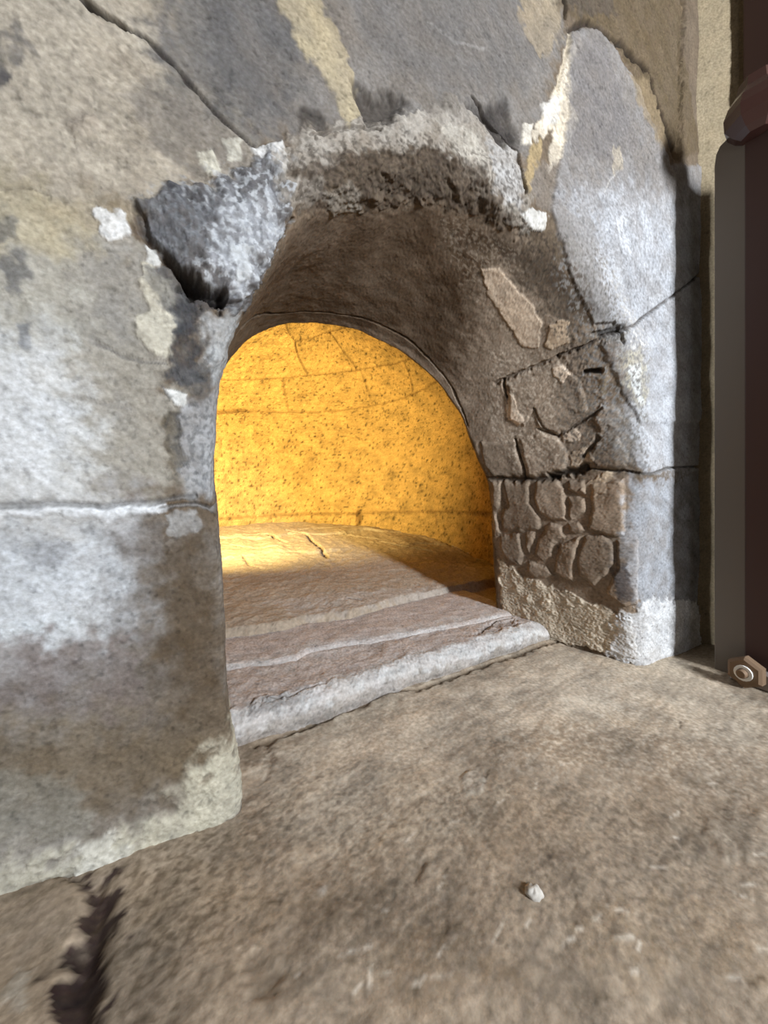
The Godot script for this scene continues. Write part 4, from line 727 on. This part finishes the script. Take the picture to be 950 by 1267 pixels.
func build_wall() -> void:
	var nt := 1500
	var NL := 8
	var NV := 150
	var NC := 44
	var NF := 320
	var rows := NL + NV + NC + NF + 1
	var base := PackedVector3Array()
	var flat := PackedVector2Array()
	base.resize(nt * rows)
	flat.resize(nt * rows)
	for i in nt:
		var th := PI * i / (nt - 1)
		var s := float(i) / (nt - 1)
		var r0 := pick(FACE_RADIUS, s)
		var r1 := pick(FAR_RADIUS, s)
		var a := pick(RIM_ROUNDING, s)
		var c := cos(th)
		var sn := sin(th)
		var rm := 1e9
		if c > 1e-6: rm = minf(rm, (1.64 - CENTRE.x) / c)
		if c < -1e-6: rm = minf(rm, (CENTRE.x + 1.0) / -c)
		if sn > 1e-6: rm = minf(rm, (2.50 - CENTRE.y) / sn)
		rm = maxf(rm, r0 + a + 0.02)
		for j in rows:
			var r: float
			var w: float
			var rho: float
			if j < NL:
				var t := 1.0 - float(j) / NL
				r = r1 + 0.4 * t * t
				w = DEPTH + 0.10 * t
				rho = r0 * (0.35 - 0.2 * t)
			elif j < NL + NV:
				w = lerpf(DEPTH, a, float(j - NL) / NV)
				r = lerpf(r0, r1, w / DEPTH)
				rho = r0 * (0.35 + 0.65 * (1.0 - w / DEPTH))
			elif j < NL + NV + NC:
				var t := float(j - NL - NV) / NC
				r = (1 - t) * (1 - t) * lerpf(r0, r1, a / DEPTH) + 2 * t * (1 - t) * r0 + t * t * (r0 + a)
				w = (1 - t) * (1 - t) * a
				rho = lerpf(r0 * (0.35 + 0.65 * (1.0 - a / DEPTH)), r0 + a, t)
			else:
				var t := float(j - NL - NV - NC) / NF
				r = lerpf(r0 + a, rm, t * (0.45 + 0.55 * t))
				w = 0.0
				rho = r
			base[j * nt + i] = at(CENTRE.x + r * c, CENTRE.y + r * sn, w)
			flat[j * nt + i] = Vector2(CENTRE.x + rho * c, CENTRE.y + rho * sn)
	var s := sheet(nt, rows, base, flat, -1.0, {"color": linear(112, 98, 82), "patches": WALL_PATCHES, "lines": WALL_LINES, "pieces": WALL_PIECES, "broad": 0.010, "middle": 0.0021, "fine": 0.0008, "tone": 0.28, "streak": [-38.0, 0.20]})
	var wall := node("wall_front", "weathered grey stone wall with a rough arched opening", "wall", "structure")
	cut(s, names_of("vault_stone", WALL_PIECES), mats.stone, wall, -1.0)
	# the wall goes on past the picture's left edge
	box_sheet("stone_block", wall, mats.stone, at(-2.3, -0.06, 0), along * 1.31, Vector3(0, 2.71, 0), inward * 0.45, linear(172, 165, 152))
	box_sheet("wall_core", wall, mats.stone, at(-2.3, 2.47, 0.01), along * 4.6, Vector3(0, 0.4, 0), inward * 0.45, linear(140, 132, 120))


func box_sheet(called: String, parent: Node, mat: Material, corner: Vector3, a: Vector3, b: Vector3, c: Vector3, col: Vector3) -> MeshInstance3D:
	var st := SurfaceTool.new()
	st.begin(Mesh.PRIMITIVE_TRIANGLES)
	block(st, corner, a, b, c, col)
	return put(called, st.commit(), mat, parent)


func block(st: SurfaceTool, corner: Vector3, a: Vector3, b: Vector3, c: Vector3, col := Vector3.ONE) -> void:
	var side := signf(a.cross(b).dot(c))
	for f in [[corner, b, a], [corner + c, a, b], [corner, a, c], [corner + b, c, a], [corner, c, b], [corner + a, b, c]]:
		var o: Vector3 = f[0]
		var x: Vector3 = f[1]
		var y: Vector3 = f[2]
		var nn := x.cross(y).normalized() * side
		st.set_color(Color(col.x, col.y, col.z))
		st.set_normal(nn)
		for p in ([o, o + x + y, o + x, o, o + y, o + x + y] if side > 0.0 else [o, o + x, o + x + y, o, o + x + y, o + y]):
			st.add_vertex(p)


# ---------------------------------------------------------------- floor in front of the wall

func build_floor() -> void:
	var x0 := -0.95
	var x1 := 1.55
	var d0 := 0.12
	var d1 := 1.95
	var step := 0.0055
	var ni := int((x1 - x0) / step)
	var nj := int((d1 - d0) / step)
	var base := PackedVector3Array()
	var flat := PackedVector2Array()
	for j in nj:
		for i in ni:
			var x := lerpf(x0, x1, float(i) / (ni - 1))
			var d := lerpf(d0, d1, float(j) / (nj - 1))
			var y := 0.016 * broad.get_noise_2d(x * 0.6 + 40.0, d * 0.6)
			var edge := minf(minf(x - x0, x1 - x), d - d0)
			base.append(Vector3(x, y * smoothstep(0.0, 0.15, edge), -d))
			flat.append(Vector2(x, d))
	var s := sheet(ni, nj, base, flat, 1.0, {"color": linear(178, 162, 142), "patches": FLOOR_PATCHES, "lines": FLOOR_LINES, "pieces": FLOOR_PIECES, "broad": 0.006, "middle": 0.0022, "fine": 0.0006, "tone": 0.20, "cloud": 0.85, "rough": 1.0, "specks": 0.3, "streak": [40.0, 0.30]})
	var fl := node("floor", "uneven trodden brown stone floor in front of the opening", "floor", "structure")
	cut(s, names_of("trodden_rock", FLOOR_PIECES), mats.floor, fl, 1.0)
	# the floor goes on round the fine part
	var st := SurfaceTool.new()
	st.begin(Mesh.PRIMITIVE_TRIANGLES)
	var col := linear(172, 156, 136)
	block(st, Vector3(-4.5, -0.2, -d0), Vector3(9.5, 0, 0), Vector3(0, 0.197, 0), Vector3(0, 0, 6.0), col)
	block(st, Vector3(-4.5, -0.2, -2.5), Vector3(4.5 + x0, 0, 0), Vector3(0, 0.197, 0), Vector3(0, 0, 2.5 - d0), col)
	block(st, Vector3(x1, -0.2, -4.0), Vector3(3.5, 0, 0), Vector3(0, 0.197, 0), Vector3(0, 0, 4.0 - d0), col)
	put("outer_floor", st.commit(), mats.floor, fl)


# ---------------------------------------------------------------- slabs of the sill

func sill_slab(front: Array, depth_to: Array, low: float, high: float, back_high: float, lip: float, look: Dictionary, n_along: int) -> Dictionary:
	# front, depth_to: (u, w) along the front and the rear edge
	var f := points(front)
	var r := points(depth_to)
	var nj := 100
	var base := PackedVector3Array()
	var flat := PackedVector2Array()
	for j in nj:
		for i in n_along:
			var t := float(i) / (n_along - 1)
			var a := on_line(f, t)
			var b := on_line(r, t)
			b.x = a.x
			var wobble := 0.008 * middle.get_noise_2d(a.x * 0.5, 3.0)
			a.y += wobble
			var p: Vector3
			var fl: Vector2
			var g := float(j) / (nj - 1)
			var curve := 0.45
			if g < curve:
				var k := g / curve
				# riser, then rounded lip
				var h := high - low
				if k < 0.3:
					p = at(a.x, low + h * 0.45 * k / 0.3, a.y + 0.004 * (1.0 - k / 0.3))
				else:
					var ang := (k - 0.3) / 0.7 * PI / 2
					p = at(a.x, low + h * 0.45 + h * 0.55 * sin(ang), a.y + lip * (1.0 - cos(ang)))
				fl = Vector2(a.x, (high - low + lip) * (k - 1.0))
			else:
				var k := (g - curve) / (1.0 - curve)
				p = at(a.x, lerpf(high, back_high, k), lerpf(a.y + lip, b.y, k))
				fl = Vector2(a.x, k * (b.y - a.y - lip))
			base.append(p)
			flat.append(fl)
	return sheet(n_along, nj, base, flat, 1.0, look)


func on_line(line: PackedVector2Array, t: float) -> Vector2:
	var x := lerpf(line[0].x, line[line.size() - 1].x, t)
	for k in line.size() - 1:
		if x <= line[k + 1].x or k == line.size() - 2:
			return Vector2(x, lerpf(line[k].y, line[k + 1].y, clampf((x - line[k].x) / (line[k + 1].x - line[k].x), 0.0, 1.0)))
	return line[0]


func build_sill() -> void:
	var sill := node("threshold", "worn greyish brown stone sill with a pale rounded front edge", "threshold", "structure")
	var a := sill_slab([-0.10, 0.178, 0.03, 0.183, 0.195, 0.20, 0.344, 0.222, 0.45, 0.236, 0.67, 0.25, 0.86, 0.266, 1.205, 0.286], [-0.10, 0.49, 1.205, 0.49], -0.03, 0.060, 0.062, 0.055,
		{"color": linear(204, 193, 186), "patches": SILL_PATCHES, "lines": SILL_LINES, "broad": 0.008, "middle": 0.004, "fine": 0.0008, "tone": 0.34, "rough": 1.1, "streak": [0.0, 0.25]}, 460)
	cut(a, ["sill_slab"], mats.stone, sill, 1.0)
	var b := sill_slab([-0.10, 0.452, 0.037, 0.448, 0.134, 0.43, 0.225, 0.425, 0.264, 0.452, 0.373, 0.452, 0.541, 0.43, 0.75, 0.43, 0.89, 0.425, 1.16, 0.43], [-0.10, 0.90, 1.16, 0.90], 0.03, 0.072, 0.076, 0.03,
		{"color": linear(206, 195, 188), "patches": [[[-0.1, -0.05, 1.3, -0.05, 1.3, 0.03, 0.8, 0.05, 0.4, 0.02, -0.1, 0.03], 214, 210, 206, 0.9, 0.03, 0.03, 0.0, -1.0, 0.9]], "lines": [], "broad": 0.006, "middle": 0.003, "fine": 0.0008, "tone": 0.34, "rough": 1.1, "streak": [0.0, 0.25]}, 380)
	cut(b, ["sill_slab"], mats.stone, sill, 1.0)
	box_sheet("sill_bed", sill, mats.stone, at(-0.05, -0.15, 0.30), along * 1.22, Vector3(0, 0.17, 0), inward * 0.35, linear(120, 108, 98))


# ---------------------------------------------------------------- round chamber

func chamber_ground(u: float, w: float, riser: PackedVector2Array) -> float:
	var edge := on_line(riser, clampf((u + 0.6) / 2.3, 0.0, 1.0)).y + 0.01 * middle.get_noise_2d(u * 0.5, 9.0)
	var up := smoothstep(edge - 0.006, edge + 0.032, w)
	var h := lerpf(0.055, 0.098, up) + 0.118 * maxf(w - edge, 0.0)
	# ledges of the bedrock
	var n := 0.10 * broad.get_noise_2d(u * 0.7, 5.0)
	var strength := clampf(0.5 + 1.6 * broad.get_noise_2d(u * 0.9 + 7.0, 2.0), 0.0, 1.0)
	h += 0.016 * strength * (smoothstep(-0.012, 0.02, w - 1.50 - n) - smoothstep(1.53, 1.85, w - n))
	h += 0.018 * (1.0 - 0.6 * strength) * (smoothstep(-0.012, 0.02, w - 1.95 + n) - smoothstep(1.97, 2.2, w + n))
	return h


func build_chamber() -> void:
	var room := node("wall_chamber", "golden lit curved stone wall of the chamber behind the opening", "wall", "structure")
	var ni := 640
	var nj := 220
	var base := PackedVector3Array()
	var flat := PackedVector2Array()
	var R := 1.05
	var V := 0.95
	var total := V + 0.1 + R * PI / 2
	for j in nj:
		var l := float(j) / (nj - 1) * total - 0.1
		var arc := clampf((l - V) / R, 0.0, PI / 2)
		var rr := R * cos(arc)
		var vv := l if l < V else V + 0.62 * R * sin(arc)
		for i in ni:
			var ph := 2 * PI * i / (ni - 1)
			# the seam of the grid lies at the near side, over the opening
			var g := ph - PI
			base.append(at(0.55 + rr * sin(g), vv, 1.35 + rr * cos(g)))
			flat.append(Vector2(g * R, l))
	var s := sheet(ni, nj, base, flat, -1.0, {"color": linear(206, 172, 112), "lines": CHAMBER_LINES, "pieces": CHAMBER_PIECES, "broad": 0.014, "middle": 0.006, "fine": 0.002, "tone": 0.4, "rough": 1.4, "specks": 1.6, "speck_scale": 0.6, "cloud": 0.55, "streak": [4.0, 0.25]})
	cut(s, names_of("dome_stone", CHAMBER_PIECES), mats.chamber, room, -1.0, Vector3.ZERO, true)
	# bedrock floor of the chamber
	var riser := PackedVector2Array([Vector2(-0.6, 0.67), Vector2(0.058, 0.66), Vector2(0.233, 0.645), Vector2(0.314, 0.68), Vector2(0.497, 0.65), Vector2(0.689, 0.71), Vector2(1.08, 0.78), Vector2(1.7, 0.83)])
	ni = 340
	nj = 380
	base = PackedVector3Array()
	flat = PackedVector2Array()
	for j in nj:
		for i in ni:
			var u := lerpf(-0.6, 1.7, float(i) / (ni - 1))
			var w := 0.56 + 1.95 * pow(float(j) / (nj - 1), 1.35)
			base.append(at(u, chamber_ground(u, w, riser), w))
			flat.append(Vector2(u, w))
	s = sheet(ni, nj, base, flat, 1.0, {"color": linear(184, 168, 148), "patches": CHAMBER_FLOOR_PATCHES, "lines": CHAMBER_FLOOR_LINES, "broad": 0.010, "middle": 0.005, "fine": 0.0016, "tone": 0.3, "rough": 1.2})
	var fl := node("floor_chamber", "rising bedrock floor of the golden chamber behind the sill", "floor", "structure")
	cut(s, ["bedrock"], mats.floor, fl, 1.0)


func outside_opening(p: Vector3) -> bool:
	var q := p - ORIGIN
	return not (q.dot(inward) < 0.585 and q.y < 1.6 and absf(q.dot(along) - 0.55) < 0.95)


func build_lamp() -> void:
	# a small floodlight on the chamber floor, turned to the rear wall
	var t := node("floodlight", "small warm floodlight standing on the chamber floor behind the jamb", "lamp")
	t.position = at(-0.27, 0.105, 0.86)
	var aim := (at(0.62, 0.86, 2.30) - (t.position + Vector3(0, 0.50, 0))).normalized()
	var head := Transform3D(Basis.looking_at(aim, Vector3.UP) * Basis(Vector3.RIGHT, PI / 2), Vector3(0, 0.50, 0))   # y of the housing points backwards
	put("stand", lathe([Vector2(0, 0), Vector2(0.07, 0), Vector2(0.07, 0.012), Vector2(0.012, 0.02), Vector2(0.012, 0.46), Vector2(0, 0.46)], 20), mats.iron, t)
	put("housing", lathe([Vector2(0.062, -0.03), Vector2(0.07, -0.03), Vector2(0.066, 0.03), Vector2(0.04, 0.075), Vector2(0, 0.08)], 24), mats.iron, t, head)
	var glow := StandardMaterial3D.new()
	glow.resource_name = "lamp_glow"
	glow.albedo_color = Color(1, 0.9, 0.7)
	glow.emission_enabled = true
	glow.emission = Color(1.0, 0.90, 0.60)
	glow.emission_energy_multiplier = 5.0
	put("lamp_lens", lathe([Vector2(0, -0.012), Vector2(0.03, -0.011), Vector2(0.064, 0.0), Vector2(0, 0.004)], 24), glow, t, head)
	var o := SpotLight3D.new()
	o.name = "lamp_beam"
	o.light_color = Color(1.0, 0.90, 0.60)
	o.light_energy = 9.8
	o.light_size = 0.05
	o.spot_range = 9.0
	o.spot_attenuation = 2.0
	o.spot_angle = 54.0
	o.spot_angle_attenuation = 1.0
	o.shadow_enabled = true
	t.add_child(o)
	o.position = Vector3(0, 0.50, 0) + aim * 0.035
	o.basis = Basis.looking_at(aim, Vector3.UP)


func lathe(profile: Array, n: int, facets := false) -> ArrayMesh:
	var st := SurfaceTool.new()
	st.begin(Mesh.PRIMITIVE_TRIANGLES)
	for k in profile.size() - 1:
		var a: Vector2 = profile[k]
		var b: Vector2 = profile[k + 1]
		for i in n:
			var p := TAU * i / n
			var q := TAU * (i + 1) / n
			var v := [Vector3(a.x * cos(p), a.y, a.x * sin(p)), Vector3(a.x * cos(q), a.y, a.x * sin(q)), Vector3(b.x * cos(q), b.y, b.x * sin(q)), Vector3(b.x * cos(p), b.y, b.x * sin(p))]
			for c in [0, 1, 2, 0, 2, 3]:
				st.set_smooth_group(-1 if facets else k if absf(a.y - b.y) < 1e-4 else 100)
				st.add_vertex(v[c])
	st.generate_normals()
	return st.commit()


# ---------------------------------------------------------------- post by the right edge

func prism(outline: PackedVector2Array, place: Transform3D, thick: float, bevel: float) -> ArrayMesh:
	# outline in the local x-y plane, extruded along z with a bevelled front
	var st := SurfaceTool.new()
	st.begin(Mesh.PRIMITIVE_TRIANGLES)
	var inner := Geometry2D.offset_polygon(outline, -bevel)[0]
	var rings := [[outline, -thick], [outline, -bevel]]
	st.set_smooth_group(-1)
	for k in outline.size():
		var a := outline[k]
		var b := outline[(k + 1) % outline.size()]
		var v := [place * Vector3(a.x, a.y, -thick), place * Vector3(b.x, b.y, -thick), place * Vector3(b.x, b.y, -bevel), place * Vector3(a.x, a.y, -bevel)]
		for c in [0, 2, 1, 0, 3, 2]:
			st.add_vertex(v[c])
		if inner.size() == outline.size():
			var ia := nearest(inner, a)
			var ib := nearest(inner, b)
			var w := [place * Vector3(a.x, a.y, -bevel), place * Vector3(b.x, b.y, -bevel), place * Vector3(ib.x, ib.y, 0), place * Vector3(ia.x, ia.y, 0)]
			for c in [0, 2, 1, 0, 3, 2]:
				st.add_vertex(w[c])
	for end in 2:
		var face: PackedVector2Array = inner if end == 0 and inner.size() == outline.size() else outline
		var z := (0.0 if inner.size() == outline.size() else -bevel) if end == 0 else -thick
		var tri := Geometry2D.triangulate_polygon(face)
		for c in tri:
			st.add_vertex(place * Vector3(face[c].x, face[c].y, z))
	st.generate_normals()
	return st.commit()


func nearest(list: PackedVector2Array, p: Vector2) -> Vector2:
	var best := list[0]
	for q in list:
		if q.distance_squared_to(p) < best.distance_squared_to(p):
			best = q
	return best


func build_gate() -> void:
	var g := node("gate_post", "grey and dark brown wooden gate post topped by a shiny knob", "post")
	g.position = at(1.452, 0, -0.119)
	# side faces look along the wall, towards the opening: local x runs out from the wall, y up
	var side := Transform3D(Basis(-inward, Vector3.UP, -along), Vector3.ZERO)
	var board := PackedVector2Array([Vector2(0.0, 0.0), Vector2(0.084, 0.0), Vector2(0.084, 1.70), Vector2(0.030, 1.70), Vector2(0.014, 1.692), Vector2(0.004, 1.672), Vector2(0.0, 1.64)])
	put("side_board", prism(board, side, 0.20, 0.003), mats.grey_wood, g)
	var post := PackedVector2Array([Vector2(0.078, 0.03), Vector2(0.25, 0.03), Vector2(0.25, 1.68), Vector2(0.078, 1.68)])
	put("post", prism(post, Transform3D(side.basis, -along * 0.004), 0.20, 0.004), mats.brown_wood, g)
	# faceted knob on top
	var k := put("knob", lathe([Vector2(0, -0.085), Vector2(0.04, -0.083), Vector2(0.058, -0.07), Vector2(0.078, -0.045), Vector2(0.080, -0.012), Vector2(0.070, 0.018), Vector2(0.052, 0.045), Vector2(0.046, 0.075), Vector2(0, 0.08)], 8, true), mats.varnish, g)
	k.position = -inward * 0.112 + along * 0.0 + Vector3(0, 1.735, 0)
	k.scale = Vector3.ONE * 1.05
	k.rotation = Vector3(0, 0.3, 0)
	# nut and bolt at the foot
	put("foot_plate", prism(PackedVector2Array([Vector2(0.05, 0), Vector2(0.27, 0), Vector2(0.27, 0.045), Vector2(0.11, 0.05), Vector2(0.07, 0.03)]), Transform3D(side.basis, -along * 0.035), 0.03, 0.004), mats.worn_metal, g)
	var axis := Basis(Vector3.UP, -along, inward)
	var nut := put("nut", lathe([Vector2(0, 0), Vector2(0.042, 0), Vector2(0.046, 0.005), Vector2(0.046, 0.028), Vector2(0.038, 0.034), Vector2(0.015, 0.034)], 6, true), mats.rust, g, Transform3D(axis, -inward * 0.100 - along * 0.034 + Vector3(0, 0.046, 0)))
	put("bolt", lathe([Vector2(0, 0), Vector2(0.013, 0), Vector2(0.013, 0.050), Vector2(0.010, 0.054), Vector2(0, 0.054)], 16), mats.rust, nut)
	put("washer", lathe([Vector2(0.014, 0.032), Vector2(0.022, 0.032), Vector2(0.022, 0.040), Vector2(0.014, 0.040)], 16), mats.white_paint, nut)
	# tall brown board farther right
	var leaf := node("gate_board", "tall dark brown board rising behind the knob of the gate post", "board")
	leaf.position = at(1.70, 0, -0.10)
	put("board", prism(PackedVector2Array([Vector2(0.0, 0.0), Vector2(0.30, 0.0), Vector2(0.30, 2.88), Vector2(0.0, 2.88)]), side, 0.03, 0.004), mats.brown_wood, leaf)


func pebble(called: String, where: Vector3, size: Vector3, col: Vector3, seed_value: int, label: String) -> void:
	var n := noise(seed_value, 1.3, 2)
	var st := SurfaceTool.new()
	st.begin(Mesh.PRIMITIVE_TRIANGLES)
	st.set_smooth_group(0)
	var N := 20
	for a in N:
		for b in N / 2:
			var v := []
			for c in [[a, b], [a + 1, b], [a + 1, b + 1], [a, b + 1]]:
				var th: float = TAU * (c[0] % N) / N
				var ph: float = PI * c[1] / (N / 2)
				var d := Vector3(sin(ph) * cos(th), cos(ph), sin(ph) * sin(th))
				v.append(d * size * (1.0 + 0.35 * n.get_noise_3dv(d)))
			st.set_color(Color(col.x, col.y, col.z))
			for c in [0, 1, 2, 0, 2, 3]:
				st.add_vertex(v[c])
	st.generate_normals()
	var o := put(called, st.commit(), mats.stone, self, Transform3D(Basis(), where))
	meta(o, label, "pebble")


# ---------------------------------------------------------------- the rest of the room, behind and beside the camera

func build_room() -> void:
	var col := linear(128, 117, 103)
	var top := 2.9
	# return wall beside the post
	var ni := 130
	var nj := 300
	var base := PackedVector3Array()
	var flat := PackedVector2Array()
	for j in nj:
		for i in ni:
			var x := 1.3 * pow(float(i) / (ni - 1), 1.6) - 0.03
			var y := lerpf(-0.05, top, float(j) / (nj - 1))
			base.append(at(1.62 + 0.8 * x, y, -0.6 * x))
			flat.append(Vector2(x, y))
	var s := sheet(ni, nj, base, flat, 1.0, {"color": linear(152, 138, 113), "broad": 0.006, "middle": 0.003, "fine": 0.0012, "tone": 0.25})
	var w := node("wall_right", "beige plastered wall beyond the gate post", "wall", "structure")
	cut(s, ["plaster"], mats.stone, w, 1.0)
	box_sheet("plaster", w, mats.stone, at(1.62 + 0.8 * 1.25, -0.1, -0.6 * 1.25), (along * 0.8 - inward * 0.6) * 1.2, Vector3(0, top + 0.1, 0), (along * 0.6 + inward * 0.8) * 0.3, linear(152, 138, 113))
	var back := node("wall_back", "plain stone wall behind the viewpoint with a window opening", "wall", "structure")
	var z := -3.1
	# openings: u0, u1, v0, v1
	var st := SurfaceTool.new()
	st.begin(Mesh.PRIMITIVE_TRIANGLES)
	var us := [-2.4, -1.7, -0.7, 1.29, 1.69, 3.7]
	for k in 5:
		var u0: float = us[k]
		var du: float = us[k + 1] - us[k]
		if k == 1 or k == 3:  # first opening is added for fill light, the second is the window
			var v0 := 0.9 if k == 1 else 1.1
			var v1 := 2.1 if k == 1 else 2.3
			block(st, at(u0, -0.2, z - 0.3), along * du, Vector3(0, v0 + 0.2, 0), inward * 0.3, col)
			block(st, at(u0, v1, z - 0.3), along * du, Vector3(0, top - v1, 0), inward * 0.3, col)
		else:
			block(st, at(u0, -0.2, z - 0.3), along * du, Vector3(0, top + 0.2, 0), inward * 0.3, col)
	put("masonry", st.commit(), mats.stone, back)
	var left := node("wall_left", "plain stone wall to the left of the viewpoint", "wall", "structure")
	box_sheet("masonry", left, mats.stone, at(-2.6, -0.2, z - 0.3), along * 0.3, Vector3(0, top + 0.2, 0), inward * (-z + 0.8), col)
	var far := node("wall_side", "plain stone wall to the right of the viewpoint", "wall", "structure")
	box_sheet("masonry", far, mats.stone, at(3.4, -0.2, z - 0.3), along * 0.3, Vector3(0, top + 0.2, 0), inward * (-z + 0.3 - 1.1), col)
	var ceil := node("ceiling", "plain stone ceiling above the room", "ceiling", "structure")
	box_sheet("masonry", ceil, mats.stone, at(-2.7, top, z - 0.3), along * 6.5, Vector3(0, 0.25, 0), inward * (-z + 3.0), col)


func _ready() -> void:
	# camera
	var cam := Camera3D.new()
	cam.name = "camera"
	cam.position = Vector3(0, 0.6, 0)
	cam.projection = Camera3D.PROJECTION_FRUSTUM
	cam.near = 0.05
	cam.far = 60.0
	cam.size = 1267.0 / 480.0 * cam.near
	cam.frustum_offset = Vector2(0, -33.5 / 480.0 * cam.near)
	add_child(cam)
	cam.current = true
	# sky and exposure
	var env := Environment.new()
	env.background_mode = Environment.BG_SKY
	var sky := Sky.new()
	var sm := ProceduralSkyMaterial.new()
	sm.sky_top_color = Color(0.45, 0.60, 0.85)
	sm.sky_horizon_color = Color(0.78, 0.84, 0.92)
	sm.ground_bottom_color = Color(0.35, 0.33, 0.30)
	sm.ground_horizon_color = Color(0.62, 0.62, 0.60)
	sm.energy_multiplier = 1.0
	sky.sky_material = sm
	env.sky = sky
	env.tonemap_mode = Environment.TONE_MAPPER_LINEAR
	env.tonemap_exposure = 1.2
	env.sdfgi_enabled = true
	env.ssao_enabled = true
	env.ssil_enabled = true
	var we := WorldEnvironment.new()
	we.name = "environment"
	we.environment = env
	add_child(we)
	# area lights: daylight of the inferred window, then fill from an added second one
	window_and_fill_light(at(1.49, 1.7, -3.08), Vector2(0.36, 1.16), Color(0.93, 0.96, 1.0), 22.0)
	window_and_fill_light(at(-1.2, 1.5, -3.08), Vector2(0.96, 1.16), Color(0.96, 0.97, 1.0), 1.2)  # unseen left window, added as dim fill

	broad = noise(3, 2.6, 3)
	middle = noise(11, 17.0, 4)
	fine = noise(23, 95.0, 3)
	ragged = noise(41, 22.0, 4)
	pits = noise(57, 60.0, 2)
	grainy = noise(63, 40.0, 4)
	clouds = noise(67, 6.0, 4)
	blotch = noise(73, 11.0, 5)
	fleck = noise(79, 55.0, 4)
	var grain := tex(noise(71, 0.03, 5), Color(0.74, 0.73, 0.71), Color(1, 1, 1))
	var bumps := tex(noise(83, 0.045, 5), Color.BLACK, Color.WHITE, true, 5.0)
	var gold := tex(noise(91, 0.06, 4), Color(0.50, 0.47, 0.42), Color(1, 1, 1))
	mats.stone = stone_material("weathered_stone", grain, bumps, 4.0, 0.32)
	mats.floor = stone_material("trodden_stone", grain, bumps, 3.0, 0.22)
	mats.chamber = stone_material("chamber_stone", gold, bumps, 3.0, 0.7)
	mats.iron = plain("black_iron", Color(0.09, 0.085, 0.08), 0.6, 0.6)
	mats.grey_wood = plain("grey_paint", Color(0.42, 0.385, 0.345), 0.75)
	mats.brown_wood = plain("brown_paint", Color(0.255, 0.165, 0.135), 0.65)
	mats.varnish = plain("dark_varnish", Color(0.26, 0.17, 0.15), 0.25)
	mats.rust = plain("rusty_iron", Color(0.46, 0.37, 0.28), 0.7, 0.2)
	mats.worn_metal = plain("worn_metal", Color(0.55, 0.51, 0.48), 0.5, 0.3)
	mats.white_paint = plain("white_paint", Color(0.88, 0.87, 0.84), 0.5)

	build_wall()
	build_floor()
	build_sill()
	build_chamber()
	build_room()
	build_lamp()
	build_gate()
	pebble("pebble", Vector3(0.2168, 0.008, -0.5625), Vector3(0.012, 0.009, 0.011), linear(206, 200, 190), 7, "small pale pebble lying alone on the brown floor")


func window_and_fill_light(where: Vector3, size: Vector2, c: Color, energy: float) -> void:
	var l := AreaLight3D.new()
	l.name = "window_and_fill_daylight"
	l.area_size = size
	l.light_color = c
	l.light_energy = energy
	l.area_range = 12.0
	l.shadow_enabled = true
	add_child(l, true)
	l.look_at_from_position(where, where + inward, Vector3.UP)
